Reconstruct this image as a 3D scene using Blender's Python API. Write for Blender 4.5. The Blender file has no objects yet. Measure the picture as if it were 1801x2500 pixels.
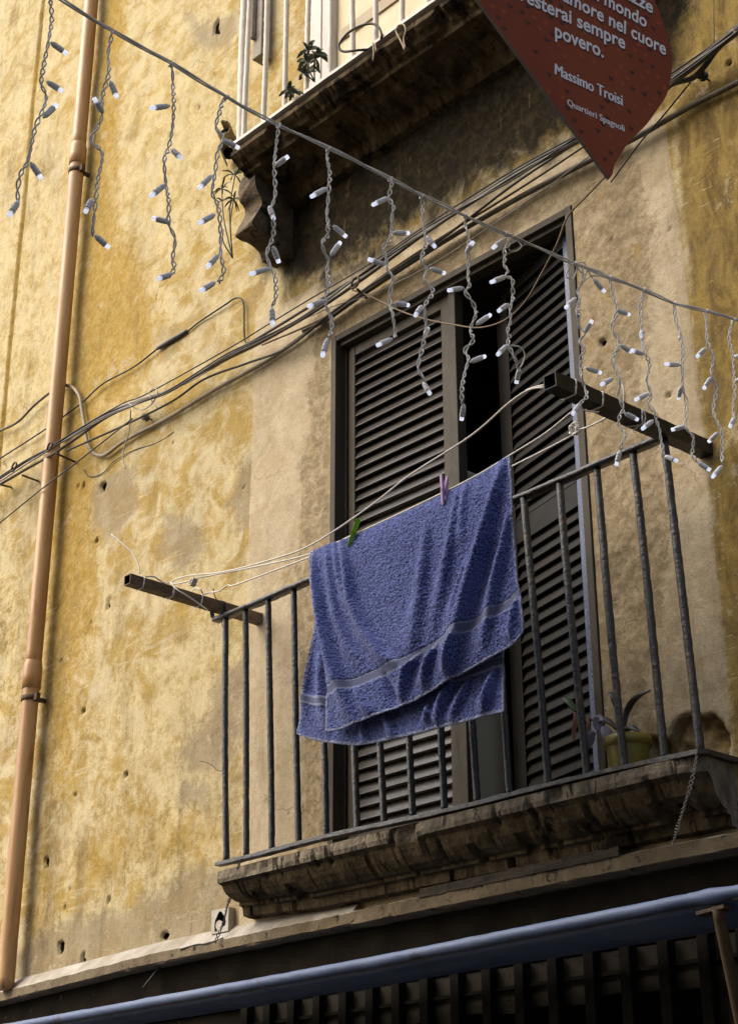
import bpy, bmesh, math, random
import numpy as np
from mathutils import Vector, Matrix

# ------------------------------------------------------------------ camera
RES = (1801.0, 2500.0)
F = 4014.74
YAW, PITCH, ROLL = 0.818998, 0.419954, -0.0031073
CAM = np.array([0.0, -4.4, 1.6])
cy_, sy_ = math.cos(YAW), math.sin(YAW); cp_, sp_ = math.cos(PITCH), math.sin(PITCH)
FWD = np.array([-sy_ * cp_, cy_ * cp_, sp_])
_r = np.array([cy_, sy_, 0.0]); _u = np.cross(_r, FWD)
RIGHT = math.cos(ROLL) * _r + math.sin(ROLL) * _u
UP = -math.sin(ROLL) * _r + math.cos(ROLL) * _u

scene = bpy.context.scene
COL = scene.collection
cam_data = bpy.data.cameras.new('camera')
cam_data.sensor_fit = 'VERTICAL'
cam_data.sensor_height = 36.0
cam_data.lens = F / RES[1] * 36.0
cam_data.clip_start = 0.05
cam_data.clip_end = 500.0
cam = bpy.data.objects.new('camera', cam_data)
COL.objects.link(cam)
M = Matrix(((RIGHT[0], UP[0], -FWD[0], CAM[0]), (RIGHT[1], UP[1], -FWD[1], CAM[1]),
            (RIGHT[2], UP[2], -FWD[2], CAM[2]), (0, 0, 0, 1)))
cam.matrix_world = M
scene.camera = cam

# ------------------------------------------------------------------ light
SUN_DIR = Vector((-0.42, -0.66, 0.72)).normalized()       # towards the light
SUN_EL = math.asin(SUN_DIR.z)
SUN_ROT = math.atan2(SUN_DIR.x, SUN_DIR.y)
world = bpy.data.worlds.new('World')
scene.world = world
world.use_nodes = True
wn = world.node_tree.nodes; wl = world.node_tree.links
wn.clear()
sky = wn.new('ShaderNodeTexSky'); sky.sky_type = 'NISHITA'; sky.sun_disc = False
sky.sun_elevation = SUN_EL; sky.sun_rotation = SUN_ROT
sky.air_density = 1.0; sky.dust_density = 4.0
bg = wn.new('ShaderNodeBackground'); bg.inputs['Strength'].default_value = 0.145
wo = wn.new('ShaderNodeOutputWorld')
wl.new(sky.outputs[0], bg.inputs['Color']); wl.new(bg.outputs[0], wo.inputs['Surface'])
sun_data = bpy.data.lights.new('sun', 'SUN')
sun_data.energy = 2.1; sun_data.angle = math.radians(62); sun_data.color = (1.0, 0.96, 0.88)
sun = bpy.data.objects.new('sun', sun_data); COL.objects.link(sun)
sun.rotation_euler = SUN_DIR.to_track_quat('Z', 'Y').to_euler()
scene.view_settings.view_transform = 'Standard'
scene.view_settings.look = 'None'
scene.view_settings.exposure = 0.93
scene.view_settings.gamma = 1.0
scene.view_settings.use_curve_mapping = False

# ------------------------------------------------------------------ helpers
def ray(px, py):
    return (px - RES[0] / 2) / F * RIGHT - (py - RES[1] / 2) / F * UP + FWD
def at(px, py, y=0.0):                       # point of the pixel on the plane y = const (parallel to the facade)
    d = ray(px, py); return CAM + d * ((y - CAM[1]) / d[1])
def atx(px, py, x):
    d = ray(px, py); return CAM + d * ((x - CAM[0]) / d[0])
def atz(px, py, z):
    d = ray(px, py); return CAM + d * ((z - CAM[2]) / d[2])
def atd(px, py, depth):
    return CAM + ray(px, py) * depth
def pix(p):
    v = np.asarray(p) - CAM; z = v @ FWD
    return RES[0] / 2 + F * (v @ RIGHT) / z, RES[1] / 2 - F * (v @ UP) / z

def V(*a): return np.array(a, float)

def tag(o, label=None, cat=None, group=None, kind=None):
    if label: o['label'] = label
    if cat: o['category'] = cat
    if group: o['group'] = group
    if kind: o['kind'] = kind
    return o
def thing(name, loc, label, cat, group=None):
    o = bpy.data.objects.new(name, None); COL.objects.link(o)
    o.location = Vector(loc); o.empty_display_size = 0.1
    return tag(o, label, cat, group)
def world_loc(o):
    p = Vector((0, 0, 0))
    while o is not None:
        p += o.location; o = o.parent
    return p

def smooth_path(pts, n=8):
    """Catmull-Rom through pts"""
    P = [np.asarray(p, float) for p in pts]
    if len(P) < 3: 
        return [P[0] + (P[-1] - P[0]) * t for t in np.linspace(0, 1, n + 1)]
    P = [2 * P[0] - P[1]] + P + [2 * P[-1] - P[-2]]
    out = []
    for i in range(1, len(P) - 2):
        a, b, c, d = P[i - 1:i + 3]
        for t in np.linspace(0, 1, n, endpoint=False):
            out.append(0.5 * (2 * b + (c - a) * t + (2 * a - 5 * b + 4 * c - d) * t * t + (3 * b - a - 3 * c + d) * t ** 3))
    out.append(P[-2])
    return out

def frames(pts):
    P = np.array(pts); n = len(P)
    T = np.gradient(P, axis=0); T /= np.linalg.norm(T, axis=1)[:, None] + 1e-12
    ref = V(0, 0, 1) if abs(T[0][2]) < 0.9 else V(1, 0, 0)
    nrm = np.cross(T[0], ref); nrm /= np.linalg.norm(nrm)
    N = [nrm]
    for i in range(1, n):
        v = N[-1] - T[i] * (N[-1] @ T[i]); v /= np.linalg.norm(v) + 1e-12
        N.append(v)
    N = np.array(N); B = np.cross(T, N)
    return P, T, N, B

class MB:
    def __init__(s): s.v = []; s.f = []; s.m = []; s.sm = []
    def add(s, verts, faces, mi=0, smooth=False):
        o = len(s.v); s.v.extend([tuple(map(float, p)) for p in verts])
        for fc in faces:
            s.f.append(tuple(i + o for i in fc)); s.m.append(mi); s.sm.append(smooth)
        return s
    def box(s, lo, hi, mi=0):
        x0, y0, z0 = lo; x1, y1, z1 = hi
        return s.add([(x0, y0, z0), (x1, y0, z0), (x1, y1, z0), (x0, y1, z0), (x0, y0, z1), (x1, y0, z1), (x1, y1, z1), (x0, y1, z1)],
                     [(3, 2, 1, 0), (4, 5, 6, 7), (0, 1, 5, 4), (1, 2, 6, 5), (2, 3, 7, 6), (3, 0, 4, 7)], mi)
    def obox(s, c, ax, ay, az, mi=0):
        c, ax, ay, az = map(np.asarray, (c, ax, ay, az))
        vs = [c + sx * ax + sy * ay + sz * az for sz in (-1, 1) for sx, sy in ((-1, -1), (1, -1), (1, 1), (-1, 1))]
        return s.add(vs, [(3, 2, 1, 0), (4, 5, 6, 7), (0, 1, 5, 4), (1, 2, 6, 5), (2, 3, 7, 6), (3, 0, 4, 7)], mi)
    def tube(s, pts, r, n=8, mi=0, cap=True, rfun=None, jitter=0.0, seed=0):
        P, T, N, B = frames(pts); rs = random.Random(seed)
        vs = []
        for i in range(len(P)):
            rr = r if rfun is None else rfun(i / (len(P) - 1)) * r
            for k in range(n):
                a = 2 * math.pi * k / n
                q = rr * (1 + jitter * rs.uniform(-1, 1))
                vs.append(P[i] + q * (math.cos(a) * N[i] + math.sin(a) * B[i]))
        fs = []
        for i in range(len(P) - 1):
            for k in range(n):
                k2 = (k + 1) % n
                fs.append((i * n + k, i * n + k2, (i + 1) * n + k2, (i + 1) * n + k))
        if cap:
            fs.append(tuple(reversed(range(n)))); fs.append(tuple((len(P) - 1) * n + k for k in range(n)))
        return s.add(vs, fs, mi, True)
    def lathe(s, prof, n=14, c=(0, 0, 0), mi=0):
        vs = []; fs = []
        for r, z in prof:
            for k in range(n):
                a = 2 * math.pi * k / n
                vs.append((c[0] + r * math.cos(a), c[1] + r * math.sin(a), c[2] + z))
        for i in range(len(prof) - 1):
            for k in range(n):
                k2 = (k + 1) % n
                fs.append((i * n + k, i * n + k2, (i + 1) * n + k2, (i + 1) * n + k))
        return s.add(vs, fs, mi, True)
    def sweep(s, prof, x0, x1, nx=2, mi=0, fun=None, cap=True):
        """profile [(y,z)...] extruded along x; fun(x, y, z, i) -> (x, y, z) deforms it"""
        n = len(prof); vs = []; fs = []
        for a in range(nx):
            x = x0 + (x1 - x0) * a / (nx - 1)
            for i, (y, z) in enumerate(prof):
                vs.append(fun(x, y, z, i) if fun else (x, y, z))
        for a in range(nx - 1):
            for i in range(n):
                j = (i + 1) % n
                fs.append((a * n + i, (a + 1) * n + i, (a + 1) * n + j, a * n + j))
        if cap:
            fs.append(tuple(range(n))); fs.append(tuple((nx - 1) * n + i for i in reversed(range(n))))
        return s.add(vs, fs, mi, False)
    def grid(s, P, mi=0, smooth=True, flip=False):
        """P: array (nu, nv, 3)"""
        nu, nv = P.shape[:2]
        idx = np.arange(nu * nv).reshape(nu, nv)
        q = np.stack([idx[:-1, :-1], idx[1:, :-1], idx[1:, 1:], idx[:-1, 1:]], -1).reshape(-1, 4)
        if flip: q = q[:, ::-1]
        return s.add(P.reshape(-1, 3), [tuple(map(int, r)) for r in q], mi, smooth)
    def build(s, name, mats, parent=None, origin=None, fix=True, bevel=0.0):
        if not isinstance(mats, (list, tuple)): mats = [mats]
        if origin is None: origin = world_loc(parent) if parent is not None else Vector((0, 0, 0))
        origin = Vector(origin)
        me = bpy.data.meshes.new(name)
        vv = np.array(s.v) - np.array(origin)
        me.from_pydata([tuple(p) for p in vv], [], s.f)
        for m in mats: me.materials.append(m)
        me.polygons.foreach_set('material_index', s.m)
        me.polygons.foreach_set('use_smooth', s.sm)
        if fix:
            bm = bmesh.new(); bm.from_mesh(me)
            bmesh.ops.recalc_face_normals(bm, faces=bm.faces); bm.to_mesh(me); bm.free()
        me.update()
        o = bpy.data.objects.new(name, me); COL.objects.link(o)
        if parent is not None:
            o.parent = parent; o.location = origin - world_loc(parent)
        else:
            o.location = origin
        if bevel > 0:
            b = o.modifiers.new('bevel', 'BEVEL'); b.width = bevel; b.segments = 2; b.limit_method = 'ANGLE'; b.angle_limit = math.radians(40)
        return o

# value noise -----------------------------------------------------------
def _hash(ix, iy, seed):
    h = (ix.astype(np.int64) * 374761393 + iy.astype(np.int64) * 668265263 + seed * 1442695041) & 0xFFFFFFFF
    h = ((h ^ (h >> 13)) * 1274126177) & 0xFFFFFFFF
    return ((h ^ (h >> 16)) & 0xFFFF) / 65535.0
def vnoise(x, y, seed=0):
    x = np.asarray(x, float); y = np.asarray(y, float)
    ix = np.floor(x); iy = np.floor(y); fx = x - ix; fy = y - iy
    fx = fx * fx * fx * (fx * (fx * 6 - 15) + 10); fy = fy * fy * fy * (fy * (fy * 6 - 15) + 10)
    a = _hash(ix, iy, seed); b = _hash(ix + 1, iy, seed); c = _hash(ix, iy + 1, seed); d = _hash(ix + 1, iy + 1, seed)
    return a + (b - a) * fx + (c - a) * fy + (a - b - c + d) * fx * fy
def fbm(x, y, seed=0, oct=4):
    t = 0; amp = 0.5; tot = 0
    for o in range(oct):
        t = t + amp * vnoise(np.asarray(x) * 2 ** o + 17.3 * o, np.asarray(y) * 2 ** o - 9.1 * o, seed + o); tot += amp; amp *= 0.5
    return t / tot
def n1(x, seed=0): return float(fbm(np.array([x]), np.array([0.37 + seed]), seed, 3)[0]) - 0.5

# material nodes ---------------------------------------------------------
class NT:
    def __init__(s, name):
        s.m = bpy.data.materials.new(name); s.m.use_nodes = True
        s.t = s.m.node_tree; s.t.nodes.clear()
        s.out = s.n('ShaderNodeOutputMaterial'); s.b = s.n('ShaderNodeBsdfPrincipled')
        s.l(s.b.outputs[0], s.out.inputs[0])
        s.co = s.n('ShaderNodeTexCoord').outputs['Object']
    def n(s, t, **k):
        nd = s.t.nodes.new(t)
        for a, b in k.items(): setattr(nd, a, b)
        return nd
    def l(s, a, b): s.t.links.new(a, b)
    def val(s, sock, v):
        if isinstance(v, (int, float)): sock.default_value = v
        elif isinstance(v, (tuple, list)): sock.default_value = tuple(v) + ((1.0,) if len(v) == 3 and sock.type == 'RGBA' else ())
        else: s.l(v, sock)
    def set(s, **k):
        for a, v in k.items(): s.val(s.b.inputs[a.replace('_', ' ')], v)
    def map(s, scale=(1, 1, 1), rot=(0, 0, 0), loc=(0, 0, 0), src=None):
        m = s.n('ShaderNodeMapping'); m.inputs['Scale'].default_value = scale; m.inputs['Rotation'].default_value = rot; m.inputs['Location'].default_value = loc
        s.l(src or s.co, m.inputs[0]); return m.outputs[0]
    def noise(s, scale, detail=4, rough=0.6, dist=0.0, src=None, out=0):
        m = s.n('ShaderNodeTexNoise'); m.inputs['Scale'].default_value = scale; m.inputs['Detail'].default_value = detail
        m.inputs['Roughness'].default_value = rough; m.inputs['Distortion'].default_value = dist
        s.l(src or s.co, m.inputs['Vector']); return m.outputs[out]
    def vor(s, scale, feature='F1', src=None, out='Distance'):
        m = s.n('ShaderNodeTexVoronoi', feature=feature); m.inputs['Scale'].default_value = scale
        s.l(src or s.co, m.inputs['Vector']); return m.outputs[out]
    def n_vec(s, amp):
        nz = s.n('ShaderNodeTexNoise'); nz.inputs['Scale'].default_value = 3.5; nz.inputs['Detail'].default_value = 7; nz.inputs['Roughness'].default_value = 0.7; s.l(s.co, nz.inputs['Vector'])
        a = s.n('ShaderNodeVectorMath', operation='SCALE'); s.l(nz.outputs['Color'], a.inputs[0]); a.inputs['Scale'].default_value = amp * 2
        b = s.n('ShaderNodeVectorMath', operation='ADD'); s.l(s.co, b.inputs[0]); s.l(a.outputs[0], b.inputs[1]); return b.outputs[0]
    def ramp(s, v, a, b, smooth=True):
        m = s.n('ShaderNodeMapRange', interpolation_type='SMOOTHSTEP' if smooth else 'LINEAR')
        m.inputs['From Min'].default_value = a; m.inputs['From Max'].default_value = b
        s.val(m.inputs['Value'], v); return m.outputs[0]
    def math(s, op, a, b=0.0, c=0.0):
        m = s.n('ShaderNodeMath', operation=op); s.val(m.inputs[0], a); s.val(m.inputs[1], b); s.val(m.inputs[2], c); return m.outputs[0]
    def mix(s, fac, a, b, mode='MIX'):
        m = s.n('ShaderNodeMix', data_type='RGBA', blend_type=mode); s.val(m.inputs['Factor'], fac)
        s.val(m.inputs[6], a); s.val(m.inputs[7], b); return m.outputs[2]
    def attr(s, name): return s.n('ShaderNodeAttribute', attribute_name=name).outputs['Fac']
    def bump(s, h, strength=0.5, dist=0.01, prev=None):
        m = s.n('ShaderNodeBump'); m.inputs['Strength'].default_value = strength; m.inputs['Distance'].default_value = dist
        s.val(m.inputs['Height'], h)
        if prev is not None: s.l(prev, m.inputs['Normal'])
        return m.outputs[0]

def weathered(name, c1, c2, scale=8, rough=0.8, bump=0.3, bscale=60, bdist=0.004, c3=None, c3lim=(0.6, 0.7), c3scale=20, spec=0.4, metallic=0.0, stretch=(1, 1, 1), rvar=0.15):
    t = NT(name)
    co = t.map(scale=stretch)
    col = t.mix(t.ramp(t.noise(scale, 5, 0.65, 0.3, co), 0.3, 0.7), c1, c2)
    if c3 is not None:
        col = t.mix(t.ramp(t.noise(c3scale, 6, 0.7, 0.5, co), c3lim[0], c3lim[1]), col, c3)
    fine = t.noise(bscale * 2.5, 3, 0.6)
    col = t.mix(0.25, col, t.mix(fine, (0.5, 0.5, 0.5), (1.0, 1.0, 1.0)), 'MULTIPLY')
    r = t.math('MULTIPLY_ADD', t.noise(scale * 3, 4, 0.6), rvar * 2, rough - rvar)
    t.set(Base_Color=col, Roughness=r, Metallic=metallic)
    t.b.inputs['Specular IOR Level'].default_value = spec
    if bump > 0:
        t.set(Normal=t.bump(t.noise(bscale, 5, 0.65), bump, bdist))
    return t.m
# ------------------------------------------------------------------ materials
def wall_material():
    t = NT('old plaster')
    sep = t.n('ShaderNodeSeparateXYZ'); t.l(t.co, sep.inputs[0])
    n_big = t.noise(1.1, 6, 0.62, 0.4)
    n_mid = t.noise(4.5, 7, 0.65, 0.6)
    n_brk = t.noise(14, 6, 0.7, 0.4)
    n_fine = t.noise(55, 5, 0.7)
    n_grain = t.noise(260, 3, 0.6)
    streak_v = t.noise(6, 6, 0.65, 0.3, t.map((2.6, 1, 0.28)))
    brush = t.noise(7, 6, 0.7, 0.8, t.map((0.35, 1, 2.2), rot=(0, math.radians(24), 0)))
    scr = t.noise(9, 7, 0.75, 1.2, t.map((3.0, 1, 0.55), rot=(0, math.radians(-20), 0)))
    def layer(name, amp=0.8, w=0.12, n=None):
        v = t.math('MULTIPLY_ADD', t.math('SUBTRACT', n or n_mid, 0.5), amp * 2, t.attr(name))
        return t.ramp(v, 0.5 - w, 0.5 + w)
    OCHRE = (0.42, 0.295, 0.098); PALE = (0.56, 0.47, 0.29); DEEP = (0.36, 0.22, 0.035)
    CEM = (0.26, 0.205, 0.135); CREAM = (0.49, 0.39, 0.245); ROUGH = (0.29, 0.22, 0.125); SHADE_GRIME = (0.007, 0.0052, 0.003)
    blot = t.math('ADD', t.math('MULTIPLY', t.noise(5.5, 10, 0.76, 0.3), 0.62), t.math('MULTIPLY', t.noise(26, 8, 0.75, 0.4), 0.38)); blot2 = t.noise(19, 9, 0.76, 0.5)
    scrp = t.noise(11, 8, 0.72, 0.6, t.map((0.32, 1, 2.6), rot=(0, math.radians(28), 0)))
    scrq = t.noise(13, 8, 0.75, 0.5, t.map((1.9, 1, 0.5), rot=(0, math.radians(-14), 0)))
    col = t.mix(t.ramp(n_mid, 0.42, 0.58), OCHRE, PALE)
    col = t.mix(t.math('MULTIPLY', t.ramp(blot, 0.50, 0.60), 0.6), col, (0.40, 0.255, 0.05))
    col = t.mix(t.math('MULTIPLY', t.ramp(scrp, 0.54, 0.63), 0.75), col, (0.60, 0.50, 0.29))
    col = t.mix(t.math('MULTIPLY', t.ramp(scrq, 0.56, 0.66), 0.6), col, DEEP)
    col = t.mix(t.math('MULTIPLY', t.ramp(n_big, 0.54, 0.64), 0.45), col, CEM)
    pale = t.mix(t.ramp(blot, 0.46, 0.60), (0.58, 0.475, 0.265), (0.52, 0.385, 0.145))
    pale = t.mix(t.math('MULTIPLY', t.ramp(blot2, 0.56, 0.66), 0.6), pale, (0.46, 0.375, 0.235))
    col = t.mix(t.math('MULTIPLY', layer('pale', 1.2, 0.25), 0.9), col, pale)
    col = t.mix(t.math('MULTIPLY', layer('deep', 0.9, 0.25, blot), 0.9), col, t.mix(t.ramp(blot2, 0.42, 0.58), DEEP, (0.44, 0.30, 0.085)))
    cem = t.mix(t.ramp(blot, 0.42, 0.60), CEM, (0.34, 0.28, 0.19))
    cem = t.mix(t.math('MULTIPLY', t.ramp(scrp, 0.56, 0.64), 0.6), cem, (0.44, 0.35, 0.19))
    col = t.mix(t.math('MULTIPLY', layer('cement', 1.1, 0.24, blot), 0.68), col, cem)
    cream = t.mix(t.ramp(n_mid, 0.42, 0.58), CREAM, (0.55, 0.45, 0.30))
    cream = t.mix(t.math('MULTIPLY', t.ramp(t.noise(30, 7, 0.78), 0.60, 0.66), 0.6), cream, (0.31, 0.215, 0.10))
    cream = t.mix(t.math('MULTIPLY', t.ramp(scrq, 0.58, 0.68), 0.35), cream, (0.38, 0.27, 0.12))
    col = t.mix(layer('cream', 0.07, 0.03, n_brk), col, cream)
    rgh = t.mix(t.ramp(blot2, 0.40, 0.62), ROUGH, (0.45, 0.355, 0.22))
    col = t.mix(layer('rough', 0.9, 0.10, blot), col, rgh)
    col = t.mix(t.math('MULTIPLY', layer('ochre_dark', 0.9, 0.25, blot), 0.95), col, t.mix(t.ramp(t.noise(8, 8, 0.74, 0.6, t.map((1.5, 1, 0.55))), 0.40, 0.62), (0.33, 0.225, 0.062), (0.15, 0.095, 0.03)))
    col = t.mix(layer('brick', 0.12, 0.05, n_brk), col, t.mix(t.ramp(n_fine, 0.3, 0.7), (0.19, 0.13, 0.065), (0.34, 0.25, 0.135)))
    # soft vertical grime, flaked layers and hairline cracks
    grime = t.ramp(t.noise(2.6, 8, 0.7, 0.2, t.map((1.7, 1, 0.42))), 0.48, 0.68)
    gm = t.math('MULTIPLY', t.math('ADD', t.math('MULTIPLY', grime, 0.6), t.math('MULTIPLY', t.ramp(blot, 0.47, 0.60), 0.4)), t.attr('grime'))
    col = t.mix(gm, col, t.mix(0.78, col, (0.14, 0.105, 0.06)))
    sc1 = t.ramp(t.noise(34, 5, 0.7, 0.3, t.map((1.7, 1, 0.10), rot=(0, math.radians(5), 0))), 0.60, 0.67)
    sc2 = t.ramp(t.noise(38, 5, 0.7, 0.6, t.map((0.16, 1, 1.8), rot=(0, math.radians(31), 0))), 0.61, 0.66)
    zone = t.ramp(t.noise(2.2, 4, 0.6), 0.46, 0.58)
    col = t.mix(t.math('MULTIPLY', t.math('MULTIPLY', sc1, t.attr('grime')), 0.55), col, (0.22, 0.155, 0.06))
    col = t.mix(t.math('MULTIPLY', t.math('MULTIPLY', sc2, zone), 0.7), col, (0.60, 0.51, 0.32))
    flake = t.ramp(t.noise(3.4, 12, 0.80, 0.1), 0.575, 0.588)
    flk2 = t.ramp(t.noise(4.2, 12, 0.82, 0.1, t.map((1, 1, 1), loc=(3.1, 0, 7.7))), 0.590, 0.602)
    col = t.mix(t.math('MULTIPLY', flk2, 0.5), col, (0.34, 0.22, 0.05))
    col = t.mix(t.math('MULTIPLY', flake, 0.45), col, (0.53, 0.45, 0.31))
    cr = t.vor(1.15, 'DISTANCE_TO_EDGE', t.n_vec(0.16))
    crk = t.math('MULTIPLY', t.math('SUBTRACT', 1.0, t.ramp(cr, 0.0, 0.0045)), t.ramp(t.noise(1.3, 3, 0.5), 0.52, 0.60))
    col = t.mix(t.math('MULTIPLY', crk, 0.75), col, (0.07, 0.05, 0.03))
    # water runs and dirt, plus the drainpipe's shadow painted in
    runs = t.math('MULTIPLY', t.ramp(streak_v, 0.55, 0.75), t.attr('runs'))
    col = t.mix(t.math('MULTIPLY', runs, 0.8), col, (0.06, 0.045, 0.03))
    s = layer('shade_grime', 0.75, 0.38, t.noise(5, 9, 0.72, 0.4, t.map((1.25, 1, 0.8))))  # upper slab's shadow painted into the wall colour, mixed with grime
    col = t.mix(t.math('MULTIPLY', s, 0.985), col, t.mix(t.math('MULTIPLY', t.ramp(streak_v, 0.55, 0.66), t.ramp(blot, 0.50, 0.57)), t.mix(t.ramp(blot2, 0.44, 0.60), SHADE_GRIME, (0.030, 0.021, 0.0095)), (0.11, 0.078, 0.03)))
    col = t.mix(layer('chip', 0.10, 0.08, n_fine), col, (0.018, 0.013, 0.009))
    # specks
    col = t.mix(t.math('MULTIPLY', t.ramp(n_fine, 0.62, 0.72), t.math('MULTIPLY_ADD', s, -0.43, 0.45)), col, (0.10, 0.07, 0.035))
    col = t.mix(0.55, col, t.mix(t.ramp(t.noise(170, 4, 0.7), 0.25, 0.7), (0.5, 0.5, 0.5), (1.0, 1.0, 1.0)), 'MULTIPLY')
    col = t.mix(0.30, col, t.mix(t.ramp(n_brk, 0.3, 0.7), (0.62, 0.62, 0.62), (1.0, 1.0, 1.0)), 'MULTIPLY')
    t.set(Base_Color=col, Roughness=0.92)
    t.b.inputs['Specular IOR Level'].default_value = 0.08
    b = t.bump(blot2, 0.32, 0.010)
    b = t.bump(n_fine, 0.55, 0.006, b)
    b = t.bump(n_grain, 0.30, 0.0016, b)
    t.set(Normal=b)
    return t.m
MW = wall_material()
M_STONE = weathered('balcony stone', (0.10, 0.082, 0.058), (0.27, 0.225, 0.165), 14, 0.9, 1.0, 34, 0.016, (0.04, 0.030, 0.019), (0.55, 0.62), 14, 0.1, stretch=(1, 1, 0.4))
M_STONE_D = weathered('grimy stone with shade', (0.038, 0.027, 0.0145), (0.115, 0.082, 0.044), 14, 0.92, 0.9, 34, 0.012, (0.014, 0.010, 0.0055), (0.54, 0.63), 8, 0.06, stretch=(1, 1, 0.45))  # shade under the mouldings put into a darker stone colour, with grime
M_LEDGE = weathered('ledge plaster', (0.20, 0.155, 0.095), (0.115, 0.085, 0.05), 7, 0.9, 0.7, 50, 0.008, (0.03, 0.022, 0.014), (0.57, 0.65), 16, 0.2)
M_LEDGETOP = weathered('lit ledge mortar', (0.44, 0.40, 0.35), (0.28, 0.24, 0.18), 7, 0.9, 0.6, 50, 0.008, (0.07, 0.055, 0.04), (0.64, 0.72), 16, 0.2)  # light on the sloped top put into a paler colour
M_FASCIA = weathered('dark fascia', (0.008, 0.0065, 0.0045), (0.018, 0.0145, 0.0095), 5, 0.95, 0.5, 40, 0.005, (0.06, 0.05, 0.035), (0.62, 0.70), 7, 0.03)
M_IRON = weathered('black iron paint', (0.010, 0.0095, 0.009), (0.035, 0.031, 0.028), 22, 0.34, 0.9, 70, 0.006, (0.12, 0.065, 0.033), (0.56, 0.64), 20, 0.6)
M_IRONW = weathered('flaking pale iron paint', (0.50, 0.44, 0.36), (0.62, 0.56, 0.47), 9, 0.6, 0.5, 70, 0.003, (0.16, 0.085, 0.04), (0.66, 0.72), 25, 0.4)
M_ARM_R = weathered('dark steel tube', (0.013, 0.012, 0.0115), (0.028, 0.025, 0.023), 10, 0.45, 0.3, 80, 0.002, (0.16, 0.10, 0.055), (0.66, 0.70), 9, 0.22)
M_ARM_L = weathered('rusted steel tube', (0.09, 0.055, 0.03), (0.19, 0.125, 0.07), 18, 0.7, 0.5, 90, 0.002, (0.40, 0.36, 0.30), (0.62, 0.68), 16, 0.4, stretch=(1, 0.5, 1))
M_HOLLOW = weathered('tube hollow', (0.004, 0.004, 0.004), (0.008, 0.007, 0.006), 10, 0.9, 0.0)
M_FRAME = weathered('brown frame paint', (0.052, 0.042, 0.028), (0.075, 0.06, 0.04), 6, 0.65, 0.25, 60, 0.002, (0.03, 0.025, 0.018), (0.60, 0.70), 12, 0.2, stretch=(1, 1, 0.3))
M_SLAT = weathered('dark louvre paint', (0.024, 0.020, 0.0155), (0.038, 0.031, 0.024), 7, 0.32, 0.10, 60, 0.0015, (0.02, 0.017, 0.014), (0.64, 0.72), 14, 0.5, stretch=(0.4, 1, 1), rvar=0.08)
M_SLATR = weathered('shaded louvre paint', (0.012, 0.010, 0.008), (0.020, 0.017, 0.013), 7, 0.6, 0.15, 60, 0.0015, (0.03, 0.025, 0.02), (0.64, 0.72), 14, 0.14, stretch=(0.4, 1, 1))  # right leaf's louvre paint, its dimmer reflection put into a darker colour
M_STILE = weathered('glossy stile paint', (0.020, 0.027, 0.060), (0.04, 0.05, 0.10), 20, 0.28, 0.25, 80, 0.002, (0.14, 0.15, 0.18), (0.58, 0.68), 28, 0.6, stretch=(1, 1, 0.25), rvar=0.1)  # blue of the reflected sky put into the paint colour
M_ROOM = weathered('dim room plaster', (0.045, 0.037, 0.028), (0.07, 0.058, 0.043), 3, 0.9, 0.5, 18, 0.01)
M_CREAMBOX = weathered('beige enamel', (0.80, 0.68, 0.46), (0.84, 0.72, 0.50), 2, 0.5, 0.0)
M_DOORCREAM = weathered('cream door paint', (0.56, 0.45, 0.245), (0.63, 0.53, 0.32), 5, 0.55, 0.1, 40, 0.002)
M_DOORTAN = weathered('tan door rail', (0.33, 0.245, 0.12), (0.38, 0.285, 0.15), 3, 0.55, 0.1, 40, 0.002)
M_WHITEJ = weathered('white jamb paint', (0.55, 0.51, 0.44), (0.64, 0.60, 0.53), 5, 0.6, 0.2, 50, 0.002, (0.30, 0.25, 0.18), (0.66, 0.74), 14, stretch=(1, 1, 0.3))
M_STREET = weathered('basalt paving', (0.035, 0.034, 0.032), (0.06, 0.057, 0.053), 2, 0.75, 0.4, 12, 0.01)
M_OPP = weathered('unseen opposite plaster', (0.46, 0.42, 0.36), (0.52, 0.48, 0.42), 1, 0.95, 0.2, 20, 0.01)

# ------------------------------------------------------------------ ground and the unseen far side of the lane
g = MB(); g.grid(np.array([[(x, y, 0.0) for y in (-60, -6, 0.5, 30)] for x in (-80, -20, 10, 60)], float))
tag(g.build('street', M_STREET), kind='structure')
opp = thing('unseen_opposite_building', (-2.7, -6.2, 0), 'plain plaster building on the other side of the lane, unseen behind the viewer, sized to block and bounce light', 'building')
b = MB(); b.box((-8.0, -9.0, 0.0), (2.6, -6.2, 9.6)); b.build('wall', M_OPP, opp)  # unseen; length, height and paleness shaped for shade and bounce on the facade

# ------------------------------------------------------------------ the facade
bld = thing('apartment_building', (-4.2, 0, 0), 'weathered ochre plaster apartment building filling the picture, with two balconies and brown louvred doors', 'building')

DX0, DX1, DZ0, DZ1 = -4.953, -3.503, 2.95, 5.440       # lower doorway
UX0, UX1, UZ0, UZ1 = -4.925, -3.50, 6.40, 9.0          # upper doorway
LEDGE_Z = 2.735

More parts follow.
